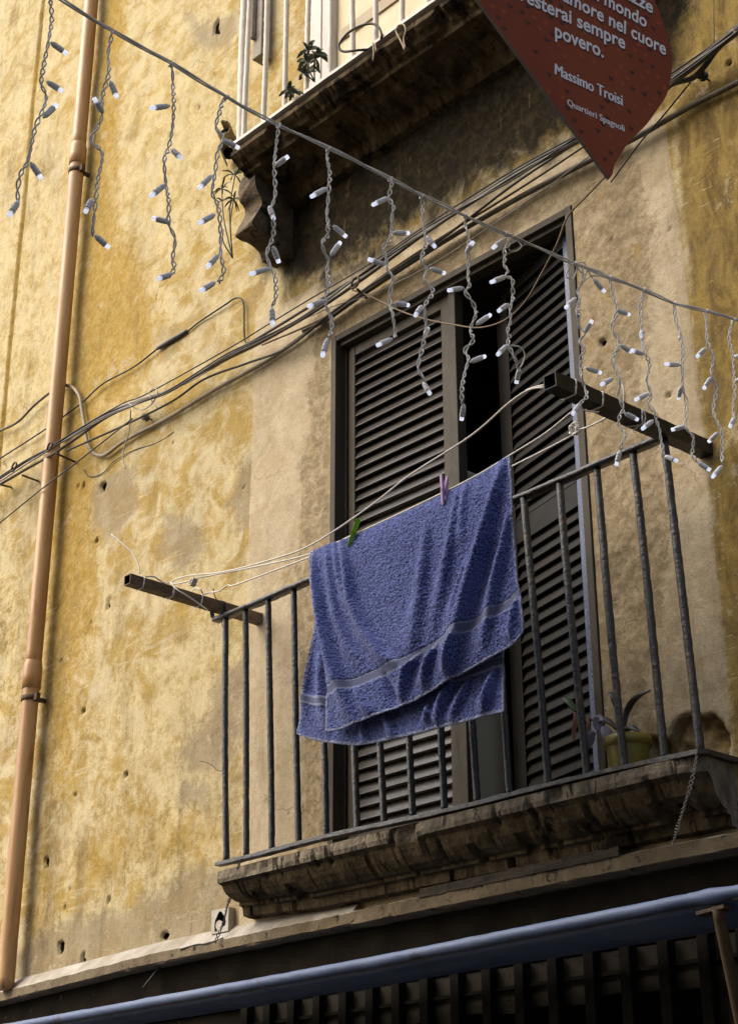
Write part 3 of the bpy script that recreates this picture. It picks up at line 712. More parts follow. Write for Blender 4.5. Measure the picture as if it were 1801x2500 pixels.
# ------------------------------------------------------------------ drainpipe
M_PIPE = weathered('peach plastic pipe', (0.34, 0.17, 0.055), (0.53, 0.345, 0.16), 7, 0.36, 0.15, 30, 0.003, (0.32, 0.145, 0.045), (0.50, 0.64), 10, 0.35, stretch=(1, 1, 0.12))
M_RUST = weathered('rusty clamp', (0.045, 0.028, 0.017), (0.10, 0.055, 0.028), 30, 0.8, 0.5, 80, 0.003)
pt, pb_ = at(224, 0, -0.075), at(22, 2310, -0.075)
px_ = 0.5 * (pt[0] + pb_[0])
dp = thing('drainpipe', (px_, -0.075, 2.74), 'peach coloured drainpipe running up the wall at the left', 'drainpipe')
R_ = 0.0435
def wobx(z): return px_ + float(np.interp(z, [2.7, pb_[2], pt[2], 11], [pb_[0], pb_[0], pt[0], pt[0]])) - px_
def on_pipe(px, py): return at(px, py, -0.075)[2]
zj1 = on_pipe(72, 1650); zj2 = on_pipe(180, 385)
segs = [(2.74, zj1 + 0.02), (zj1 - 0.06, zj2 + 0.02), (zj2 - 0.06, 11.5)]
for i, (za, zb) in enumerate(segs):
    mb = MB(); n = 30
    pts = [V(wobx(z), -0.075, z) for z in np.linspace(za + (0.062 if i else 0), zb, n)]
    mb.tube(pts, R_, 28)
    if i:   # flared socket at the foot of each upper length
        mb.lathe([(R_ * 1.01, -0.07), (R_ * 1.15, -0.068), (R_ * 1.16, 0.0), (R_ * 1.15, 0.05), (R_ * 1.08, 0.065), (R_ * 1.0, 0.085)], 28, (wobx(za), -0.075, za + 0.05))
    mb.build('pipe_length', M_PIPE, dp)
for zj in (zj1 - 0.135, zj2 - 0.13):
    mb = MB(); mb.lathe([(R_ * 1.0, -0.014), (R_ * 1.10, -0.014), (R_ * 1.12, 0.0), (R_ * 1.10, 0.014), (R_ * 1.0, 0.014)], 28, (wobx(zj), -0.075, zj))
    mb.box((wobx(zj) + R_ * 0.95, -0.085, zj - 0.02), (wobx(zj) + R_ * 1.7, -0.06, zj + 0.02)); mb.box((wobx(zj) + 0.01, -0.036, zj - 0.01), (wobx(zj) + 0.03, 0.03, zj + 0.01))
    mb.build('clamp', M_RUST, dp)

# ------------------------------------------------------------------ drying arms and line
def square_arm(name, x, z0, z1, ytip, hs, mats, label):
    a0 = V(x, 0.035, z0); a1 = V(x, ytip, z1)
    root = thing(name, (x, 0, z0), label, 'drying arm', 'steel drying arms at the ends of the balcony railing')
    ax = a1 - a0; L = np.linalg.norm(ax); ax /= L
    sx = V(1, 0, 0); sz = np.cross(sx, ax); sz /= np.linalg.norm(sz); sz = sz if sz[2] > 0 else -sz
    vs = []; fs = []; n = 60; rs = random.Random(int(abs(x) * 100))
    for i in range(n + 1):
        c = a0 + ax * L * i / n
        for qx, qz in ((-1, -1), (1, -1), (1, 1), (-1, 1)):
            vs.append(c + (sx * qx + sz * qz) * hs * (1 + 0.02 * rs.uniform(-1, 1)))
    for i in range(n):
        for j in range(4):
            j2 = (j + 1) % 4; fs.append((i * 4 + j, i * 4 + j2, (i + 1) * 4 + j2, (i + 1) * 4 + j))
    k = len(vs); t = hs * 0.86
    for dz in (0.0, -0.12):
        for qx, qz in ((-1, -1), (1, -1), (1, 1), (-1, 1)): vs.append(a1 + ax * dz + (sx * qx + sz * qz) * t)
    for j in range(4):
        j2 = (j + 1) % 4; fs.append((n * 4 + j, n * 4 + j2, k + j2, k + j))
    mb = MB(); mb.add(vs, fs)
    mb.add(vs[k:], [(0, 1, 5, 4), (1, 2, 6, 5), (2, 3, 7, 6), (3, 0, 4, 7), (4, 5, 6, 7)], 1)
    mb.build('square_tube', mats, root)
    return root, lambda y: a0 + (a1 - a0) * ((y - a0[1]) / (a1[1] - a0[1]))
XA_R, XA_L = -2.975, -5.43
tipR = atx(1341, 930, XA_R); tipL = atx(311, 1415, XA_L); wR = atx(1706, 1090, XA_R); wL = atx(633, 1512, XA_L)
armR, pR = square_arm('drying_arm', XA_R, wR[2], tipR[2], tipR[1], 0.026, [M_ARM_R, M_HOLLOW], 'dark painted square steel arm at the right end of the railing')
armL, pL = square_arm('drying_arm', XA_L, wL[2], tipL[2], tipL[1], 0.0225, [M_ARM_L, M_HOLLOW], 'rusty square steel arm sticking out at the left end of the railing')

M_CORD = weathered('white plastic cord', (0.60, 0.55, 0.47), (0.70, 0.66, 0.58), 40, 0.5, 0.0)
cl = thing('clothesline', (-4.2, -0.6, 4.15), 'white plastic clothesline strung in three lines between the steel arms', 'clothesline')
RC = 0.0033
def cord(pts, name='cord', r=RC, n=8):
    mb = MB(); mb.tube(smooth_path(pts, n), r, 8); return mb.build(name, M_CORD, cl)
def arm_ring(y, pos, hs, sx=1, name='loop', tilt=0.0):
    """a turn of cord round the square tube"""
    c = pos(y); h = hs + RC * 0.8; pts = []
    for k in range(17):
        a = 2 * math.pi * k / 16; ca, sa = math.cos(a), math.sin(a); m = max(abs(ca), abs(sa))
        q = 1 / m ** 0.8
        pts.append(c + V(h * ca * q, tilt * ca + 0.004 * math.sin(a), h * sa * q))
    mb = MB(); mb.tube(pts, RC, 7); return mb.build(name, M_CORD, cl)
# outer line: right arm tip to the left arm
def line_pt(px, py, A, B):
    """point of a pixel on the vertical plane through A and B"""
    d = ray(px, py); h = V(B[0] - A[0], B[1] - A[1]); nn = V(-h[1], h[0])
    t = ((A[0] - CAM[0]) * nn[0] + (A[1] - CAM[1]) * nn[1]) / (d[0] * nn[0] + d[1] * nn[1])
    return CAM + d * t
A1 = pR(-0.76) + V(-0.028, 0, -0.006); B1 = pL(-0.50) + V(0.02, 0, 0.03)
o1 = [(1330, 945), (1290, 952), (1240, 985), (1150, 1063), (1000, 1160), (900, 1238), (760, 1330), (650, 1370), (540, 1397), (470, 1404), (430, 1414), (416, 1424)]
cord([line_pt(x, y, A1, B1) for x, y in o1], n=6)
cord([line_pt(x, y, A1, B1) for x, y in [(1335, 938), (1305, 945), (1284, 953)]], n=6)
arm_ring(-0.735, pR, 0.026); arm_ring(-0.60, pR, 0.026)
A2 = pR(-0.58) + V(-0.03, 0, -0.03); B2 = pL(-0.50) + V(0.02, -0.004, 0.026)
o2 = [(1462, 1004), (1420, 992), (1395, 1006), (1330, 1058), (1250, 1108), (1150, 1168), (1000, 1242), (870, 1302), (757, 1352), (650, 1378), (560, 1396), (500, 1408), (478, 1413), (440, 1424), (416, 1424)]
cord([line_pt(x, y, A2, B2) for x, y in o2], n=6)
A3 = pR(-0.46) + V(-0.03, 0, -0.03); B3 = pL(-0.34) + V(0.0, 0, 0.024)
o3 = [(1490, 1014), (1440, 1040), (1408, 1050)]
cord([line_pt(x, y, A3, B3) for x, y in o3], n=6)
o3 = [(1394, 1064), (1330, 1098), (1250, 1138), (1150, 1190), (1000, 1262), (870, 1318), (757, 1360), (640, 1404), (575, 1428), (563, 1430), (556, 1429), (535, 1443), (510, 1447), (494, 1452)]
cord([line_pt(x, y, A3, B3) for x, y in o3], n=6)
# knots
kc = line_pt(1402, 1049, A3, B3)
kp = []
for k in range(60):
    a = k * 0.42; kp.append(kc + V(0.019 * math.cos(a) * (1 - .25 * math.sin(a * .31)), 0.010 * math.sin(a * 1.7), 0.017 * math.sin(a) + 0.006 * math.sin(a * .6)))
mb = MB(); mb.tube(kp, RC * 1.1, 7); mb.build('knot', M_CORD, cl)
kc = line_pt(472, 1421, A2, B2)
kp = [kc + V(0.013 * math.cos(k * .7), 0.012 * math.sin(k * 1.13), 0.015 * math.sin(k * .71 + .4)) for k in range(50)]
mb = MB(); mb.tube(kp, RC, 7); mb.build('knot', M_CORD, cl)
for y_, ti in ((-0.505, 0.01), (-0.495, -0.006), (-0.345, 0.0), (-0.655, 0.0)): arm_ring(y_, pL, 0.0225, tilt=ti)
arm_ring(-0.40, pR, 0.026, tilt=0.02); arm_ring(-0.385, pR, 0.026, tilt=-0.012)
# loose ends
fp = lambda x, y, yy: at(x, y, yy)
cord([fp(273, 1305, -0.70), fp(300, 1328, -0.68), fp(325, 1352, -0.66), fp(338, 1380, -0.655), fp(342, 1400, -0.655)])
cord([pL(-0.655) + V(0.0, 0, 0.03), fp(375, 1408, -0.60), fp(397, 1421, -0.53), fp(414, 1424, -0.505)])
cord([fp(418, 1424, -0.53), fp(432, 1439, -0.53), fp(455, 1453, -0.50), fp(480, 1470, -0.46), fp(508, 1490, -0.42)])
cord([fp(470, 1442, -0.36), fp(480, 1436, -0.37), fp(490, 1440, -0.37), fp(496, 1450, -0.35)])
cord([fp(1512, 985, -0.40), fp(1520, 1000, -0.44), fp(1523, 960, -0.46), fp(1516, 935, -0.46), fp(1507, 919, -0.44)])
# black binding of the left arm to the rail
M_BLACKW = weathered('black wire', (0.012, 0.011, 0.011), (0.025, 0.023, 0.022), 30, 0.6, 0.0)
bw = MB()
c0 = pL(-0.235)
for k in range(3):
    pts = []
    for j in range(18):
        a = 2 * math.pi * j / 16; m = max(abs(math.cos(a)), abs(math.sin(a)))
        pts.append(c0 + V(0.030 * math.cos(a) / m ** .7, 0.008 * k - 0.01 + 0.01 * math.cos(a), 0.036 * math.sin(a) / m ** .7 - 0.012))
    bw.tube(pts, 0.0035, 6)
bw.tube(smooth_path([c0 + V(0, -.01, .03), c0 + V(-0.01, -.02, .06), c0 + V(-0.012, -.02, .085)], 5), 0.0022, 6)
bw.tube(smooth_path([c0 + V(0.02, .0, -.05), c0 + V(0.03, -.0, -.09), c0 + V(0.07, -.01, -.13)], 5), 0.0018, 6)
tag(bw.build('wire_binding', M_BLACKW, None, origin=c0), 'black wire wound round the rusty arm and the rail end', 'wire')

# ------------------------------------------------------------------ towel
def towel_material(name, light, dark, band=False):
    t = NT(name)
    n = t.noise(170, 3, 0.6); n2 = t.noise(5, 4, 0.6)
    col = t.mix(t.ramp(n, 0.36, 0.64), dark, light)
    col = t.mix(t.math('MULTIPLY', t.ramp(n2, 0.4, 0.7), 0.25), col, light)
    t.set(Base_Color=col, Roughness=0.95, Normal=t.bump(t.noise(330, 3, 0.6), 0.6, 0.003))
    t.b.inputs['Specular IOR Level'].default_value = 0.1
    t.b.inputs['Sheen Weight'].default_value = 0.25
    t.b.inputs['Sheen Roughness'].default_value = 0.5
    return t.m
M_TOWEL = towel_material('blue terry', (0.108, 0.140, 0.375), (0.014, 0.020, 0.085))
def band_material():
    t = NT('woven towel band')
    w = t.n('ShaderNodeTexWave', wave_type='BANDS', bands_direction='DIAGONAL'); w.inputs['Scale'].default_value = 85; w.inputs['Distortion'].default_value = 0.6
    t.l(t.map((1, 0, 1.0)), w.inputs[0])
    col = t.mix(w.outputs['Fac'], (0.026, 0.033, 0.08), (0.125, 0.145, 0.27))
    t.set(Base_Color=col, Roughness=0.8, Normal=t.bump(w.outputs['Fac'], 0.5, 0.003)); return t.m
M_BAND = band_material()
M_HEM = towel_material('towel hem', (0.25, 0.275, 0.42), (0.10, 0.115, 0.22))

tw = thing('towel', (-4.2, -0.55, 3.6), 'blue terry bath towel with grey woven bands draped over the clothesline', 'towel')
def z4(pts): return [(700 + a / 2.7233, 1050 + b / 2.7233) for a, b in pts]
def resample(pts, n):
    P = np.array(smooth_path([np.array(p) for p in pts], 10)); d = np.concatenate([[0], np.cumsum(np.linalg.norm(np.diff(P, axis=0), axis=1))])
    t = np.linspace(0, d[-1], n); return np.stack([np.interp(t, d, P[:, k]) for k in range(2)], -1)
def coons(top, bot, left, right):
    nu, nv = len(top), len(left)
    u = np.linspace(0, 1, nu)[:, None, None]; v = np.linspace(0, 1, nv)[None, :, None]
    T, B_, L, R = top[:, None], bot[:, None], left[None], right[None]
    return (1 - v) * T + v * B_ + (1 - u) * L + u * R - ((1 - u) * (1 - v) * top[0] + u * (1 - v) * top[-1] + (1 - u) * v * bot[0] + u * v * bot[-1])
def seg_dist(Px, line):
    """distance to a polyline in pixels, and the fraction along it"""
    P = np.asarray(line, float); best = np.full(Px.shape[:2], 1e9); fr_ = np.zeros(Px.shape[:2]); sg = np.zeros(Px.shape[:2]); n = len(P) - 1
    for i in range(n):
        a, e = P[i], P[i + 1] - P[i]
        t = np.clip(((Px - a) @ e) / (e @ e), 0, 1); q = Px - a - t[..., None] * e; d = np.hypot(q[..., 0], q[..., 1])
        m = d < best; best = np.where(m, d, best); fr_ = np.where(m, (i + t) / n, fr_); sg = np.where(m, np.sign(e[0] * q[..., 1] - e[1] * q[..., 0]), sg)
    return best, fr_, sg
ridge_px = z4([(160, 815), (270, 768), (380, 735), (490, 690), (640, 620), (780, 555), (900, 500), (1040, 432), (1180, 360), (1320, 280), (1472, 176)])
NU, NV = 330, 300
top = resample(ridge_px, NU)
front_bot = resample(z4([(243, 2000), (330, 1990), (450, 1952), (560, 1905), (700, 1850), (800, 1812), (950, 1735), (1100, 1650), (1250, 1565), (1400, 1480), (1500, 1420), (1562, 1345)]), NU)
front_left = resample(z4([(160, 815), (172, 900), (190, 1040), (212, 1200), (232, 1350), (250, 1480), (268, 1620), (264, 1720), (252, 1860), (243, 2000)]), NV)
front_right = resample(z4([(1472, 176), (1484, 350), (1497, 560), (1512, 800), (1528, 1000), (1548, 1130), (1566, 1260), (1562, 1345)]), NV)
back_bot = resample(z4([(62, 2020), (140, 2050), (230, 2070), (400, 2092), (520, 2092), (760, 2045), (1000, 1985), (1200, 1935), (1340, 1895), (1438, 1872)]), NU)
back_left = resample(z4([(162, 825), (178, 1000), (188, 1150), (176, 1350), (155, 1550), (132, 1720), (100, 1860), (62, 2020)]), NV)
back_right = resample(z4([(1472, 180), (1468, 600), (1455, 1000), (1444, 1400), (1440, 1650), (1438, 1872)]), NV)
def towel_sheet(top, bot, left, right, folds, off, bands, front, seed):
    Px = coons(top, bot, left, right)
    u = np.linspace(0, 1, NU)[:, None] * np.ones((1, NV)); v = np.linspace(0, 1, NV)[None, :] * np.ones((NU, 1))
    P = np.zeros((NU, NV, 3)); disp = np.zeros((NU, NV))
    for line, amp, wdt, sharp in folds:
        d, fr_, sg = seg_dist(Px, z4(line))
        w_ = wdt * (0.45 + 0.75 * fr_)
        w_ = np.where(sg > 0, w_, w_ * sharp)
        env = np.sin(np.pi * np.clip(fr_ * 0.93 + 0.05, 0, 1)) ** 0.6
        disp += 1.55 * amp * env * np.exp(-(d / w_) ** 2)
    disp += 0.012 * (fbm(u * 5, v * 3, seed, 3) - 0.5) * np.clip(v * 4, 0, 1)
    # line plane through the second cord
    h = V(B2[0] - A2[0], B2[1] - A2[1]); nn = V(-h[1], h[0]); nn /= np.linalg.norm(nn)
    if nn[1] > 0: nn = -nn
    N3 = V(nn[0], nn[1], 0)
    D = (Px[..., 0:1] - RES[0] / 2) / F * RIGHT - (Px[..., 1:2] - RES[1] / 2) / F * UP + FWD
    sg_ = 1 if front else -1
    belly = off * (1 - np.exp(-v * 14))
    lift = sg_ * belly + 0.6 * disp.mean()
    t = ((A2[0] - CAM[0]) * nn[0] + (A2[1] - CAM[1]) * nn[1] + lift) / (D[..., 0] * nn[0] + D[..., 1] * nn[1])
    base = CAM + D * t[..., None] - N3 * lift[..., None]
    terry = 0.0036 * (fbm(u * 165 + 3 * v, v * 150, seed + 5, 2) - 0.5) * 2 + 0.0020 * (vnoise(u * 300, v * 280, seed + 9) - 0.5) * 2
    inband = np.zeros((NU, NV), bool)
    for k, (lo, hi) in enumerate(bands):
        inband |= (v > lo) & (v < hi)
    terry = np.where(inband, 0.0, terry)
    for lo, hi in bands:
        terry = terry - 0.0035 * ((v > lo) & (v < hi))
    P = base + N3 * (sg_ * belly + disp + sg_ * terry)[..., None]
    if front: P[:, 0] = base[:, 0] + V(0, 0, RC + 0.004)
    else: P[:, 0] = base[:, 0] + V(0, 0, RC + 0.0035)
    # round over the cord
    k = 5
    for j in range(1, k):
        s = j / k; P[:, j] += V(0, 0, 0.006 * math.cos(s * math.pi / 2))
    return P, u, v, inband
FB = [(0.738, 0.796)]
ffolds = [
    ([(165, 840), (205, 1050), (255, 1300), (310, 1500), (350, 1650), (400, 1800), (450, 1950)], 0.030, 22, 0.55),
    ([(262, 775), (290, 1000), (340, 1250), (420, 1450), (500, 1570)], 0.014, 16, 0.6),
    ([(312, 760), (345, 960), (400, 1180)], 0.010, 10, 0.7),
    ([(374, 740), (405, 920), (440, 1130), (520, 1320), (640, 1500), (740, 1560)], 0.024, 20, 0.5),
    ([(930, 640), (925, 850), (900, 1100), (850, 1380), (820, 1480)], 0.018, 24, 0.6),
    ([(1130, 430), (1090, 800), (1050, 1000), (960, 1370)], 0.016, 18, 0.6),
    ([(1190, 360), (1170, 520), (1150, 800)], 0.010, 14, 0.7),
    ([(1250, 820), (1180, 1050), (1080, 1310)], 0.014, 16, 0.6),
    ([(1440, 240), (1390, 480), (1340, 720), (1270, 960), (1190, 1210), (1110, 1480), (1060, 1660)], 0.036, 28, 0.45),
    ([(1485, 560), (1450, 780), (1410, 960), (1380, 1090), (1340, 1290), (1290, 1470)], 0.022, 18, 0.55),
    ([(1000, 1440), (950, 1560), (900, 1720)], 0.022, 14, 0.6),
    ([(880, 1500), (800, 1600), (750, 1810)], 0.022, 14, 0.6),
    ([(1160, 1350), (1120, 1500), (1080, 1640)], 0.018, 13, 0.6),
    ([(640, 1620), (690, 1760), (720, 1840)], -0.015, 16, 0.8),
    ([(1520, 1120), (1500, 1260), (1480, 1400)], 0.012, 11, 0.7),
    ([(450, 1720), (520, 1830), (560, 1890)], 0.014, 14, 0.7),
]
bfolds = [
    ([(950, 1830), (960, 1880), (930, 1960)], 0.018, 12, 0.6), ([(1110, 1660), (1060, 1800), (1000, 1960)], 0.024, 16, 0.6), ([(1230, 1660), (1160, 1800), (1090, 1950)], 0.016, 14, 0.6),
    ([(1390, 1600), (1350, 1750), (1300, 1890)], 0.022, 15, 0.6), ([(660, 1900), (700, 1980), (720, 2050)], 0.016, 14, 0.7), ([(160, 1300), (140, 1600), (120, 1900)], 0.016, 14, 0.7),
    ([(230, 1500), (250, 1750), (280, 2000)], 0.018, 16, 0.7), ([(520, 1950), (530, 2090)], 0.012, 12, 0.7)]
def build_sheet(name, P, u, v, inband, hem, label=None):
    mb = MB(); mb.grid(P, 0, True)
    nu, nv = P.shape[:2]
    fm = []
    for i in range(nu - 1):
        for j in range(nv - 1):
            if inband[i, j] and inband[i, j + 1]: fm.append(1 if (j >= 3 and inband[i, j - 3] and inband[i, min(nv - 1, j + 4)]) else 2)
            elif i < hem or i >= nu - 1 - hem or j >= nv - 1 - hem * 1.6: fm.append(2)
            else: fm.append(0)
    mb.m = fm
    o = mb.build(name, [M_TOWEL, M_BAND, M_HEM], tw)
    so = o.modifiers.new('cloth', 'SOLIDIFY'); so.thickness = 0.005; so.offset = 0
    return tag(o, label) if label else o
P, u, v, ib = towel_sheet(top, front_bot, front_left, front_right, ffolds, 0.022, FB, True, 31)
build_sheet('front_flap', P, u, v, ib, 3)
P, u, v, ib = towel_sheet(top, back_bot, back_left, back_right, bfolds, 0.028, [(0.775, 0.825)], False, 77)
build_sheet('back_flap', P, u, v, ib, 3)

# ------------------------------------------------------------------ clothes pegs
def peg(px0, px1, col, label, ang):
    """px0: top of the peg, px1: its clamped tip"""
    m = weathered('peg plastic ' + label.split()[0], col, tuple(c * 0.8 for c in col), 20, 0.35, 0.0)
    a = line_pt(*px0, A2, B2) + V(0, -0.012, 0); b_ = line_pt(*px1, A2, B2) + V(0, -0.012, 0)
    root = thing('clothes_peg', 0.5 * (a + b_), label, 'clothes peg', 'clothes pegs holding the towel')
    ax = b_ - a; L = np.linalg.norm(ax); ax /= L
    h = V(B2[0] - A2[0], B2[1] - A2[1], 0); h /= np.linalg.norm(h); nrm = np.cross(ax, h); nrm /= np.linalg.norm(nrm)
    if nrm[1] > 0: nrm = -nrm
    h = np.cross(nrm, ax)
    side = math.cos(ang) * h + math.sin(ang) * nrm; thick = -math.sin(ang) * h + math.cos(ang) * nrm
    for s in (1, -1):
        mb = MB(); prof = [(0.0, 0.009, 0.0155), (0.35, 0.004, 0.0125), (0.55, 0.0005, 0.0125), (0.75, 0.0035, 0.0115), (0.92, 0.003, 0.010), (1.0, 0.003, 0.007)]
        vs = []; fs = []
        for t_, i_, o_ in prof:
            c = a + ax * L * t_
            wd = 0.0078 * (1 - 0.15 * t_)
            for q, w_ in ((i_, -wd), (i_, wd), (o_, wd), (o_, -wd)): vs.append(c + thick * s * q + side * w_)
        for i in range(len(prof) - 1):
            for j in range(4):
                j2 = (j + 1) % 4; fs.append((i * 4 + j, i * 4 + j2, (i + 1) * 4 + j2, (i + 1) * 4 + j))
        fs += [(3, 2, 1, 0), tuple(len(vs) - 4 + j for j in range(4))]
        mb.add(vs, fs); mb.build('jaw', m, root, bevel=0.001)
    mb = MB(); c = a + ax * L * 0.5
    mb.tube([c + thick * 0.0155 * math.cos(q) + ax * 0.004 * math.sin(q) + side * (0.007 * (q / 12.6 - .5) * 2) for q in np.linspace(0, 12.6, 40)], 0.0008, 5)
    mb.build('spring', M_ARM_R, root)
peg((881, 1269), (857, 1336), (0.20, 0.50, 0.02), 'lime green plastic peg near the left end of the towel', -0.80)
peg((1090, 1164), (1090, 1236), (0.36, 0.20, 0.38), 'purple plastic peg further right along the towel', 0.30)

# ------------------------------------------------------------------ icicle light string
M_WIRE = weathered('grey white wire', (0.66, 0.64, 0.60), (0.76, 0.74, 0.70), 30, 0.5, 0.0)
M_HOLD = weathered('white lamp holder', (0.80, 0.79, 0.80), (0.85, 0.84, 0.85), 60, 0.5, 0.3, 200, 0.001)
def lens_material():
    t = NT('clear lamp lens'); t.set(Base_Color=(0.92, 0.93, 1.0), Roughness=0.12, Transmission_Weight=0.55)
    t.b.inputs['IOR'].default_value = 1.45; t.b.inputs['Emission Color'].default_value = (0.8, 0.85, 1.0, 1); t.b.inputs['Emission Strength'].default_value = 0.2; return t.m
M_LENS = lens_material()
CA = atd(150, 0, 3.4); CB = atd(1793, 779, 4.4)
def cab(px, py, off=0.0):
    p = line_pt(px, py, CA, CB); h = V(CB[1] - CA[1], -(CB[0] - CA[0]), 0); h /= np.linalg.norm(h)
    return p + h * off
ls = thing('icicle_light_string', cab(900, 400), 'string of icicle lights with white wires hanging across the picture', 'fairy lights')
CP = [(-420, -330), (-200, -205), (40, -75), (144, -4), (275, 77), (416, 154), (553, 236), (683, 306), (801, 361), (952, 437), (1029, 477), (1135, 526), (1232, 571), (1402, 643), (1487, 677), (1570, 707), (1645, 741), (1721, 760), (1793, 779), (1860, 800), (2080, 862)]
base = np.array(smooth_path([cab(x, y) for x, y in CP], 14))
P_, T_, N_, B_ = frames(base)
arc = np.concatenate([[0], np.cumsum(np.linalg.norm(np.diff(P_, axis=0), axis=1))])
mb = MB()
for k in range(3):
    ph = 2 * math.pi * k / 3
    ang = arc * 16 + ph + 0.8 * np.sin(arc * 5 + k)
    rad = 0.0030 + 0.0012 * np.sin(arc * 9 + 2 * k)
    mb.tube(list(P_ + rad[:, None] * (np.cos(ang)[:, None] * N_ + np.sin(ang)[:, None] * B_)), 0.0020, 6)
mb.build('main_cable', M_WIRE, ls)
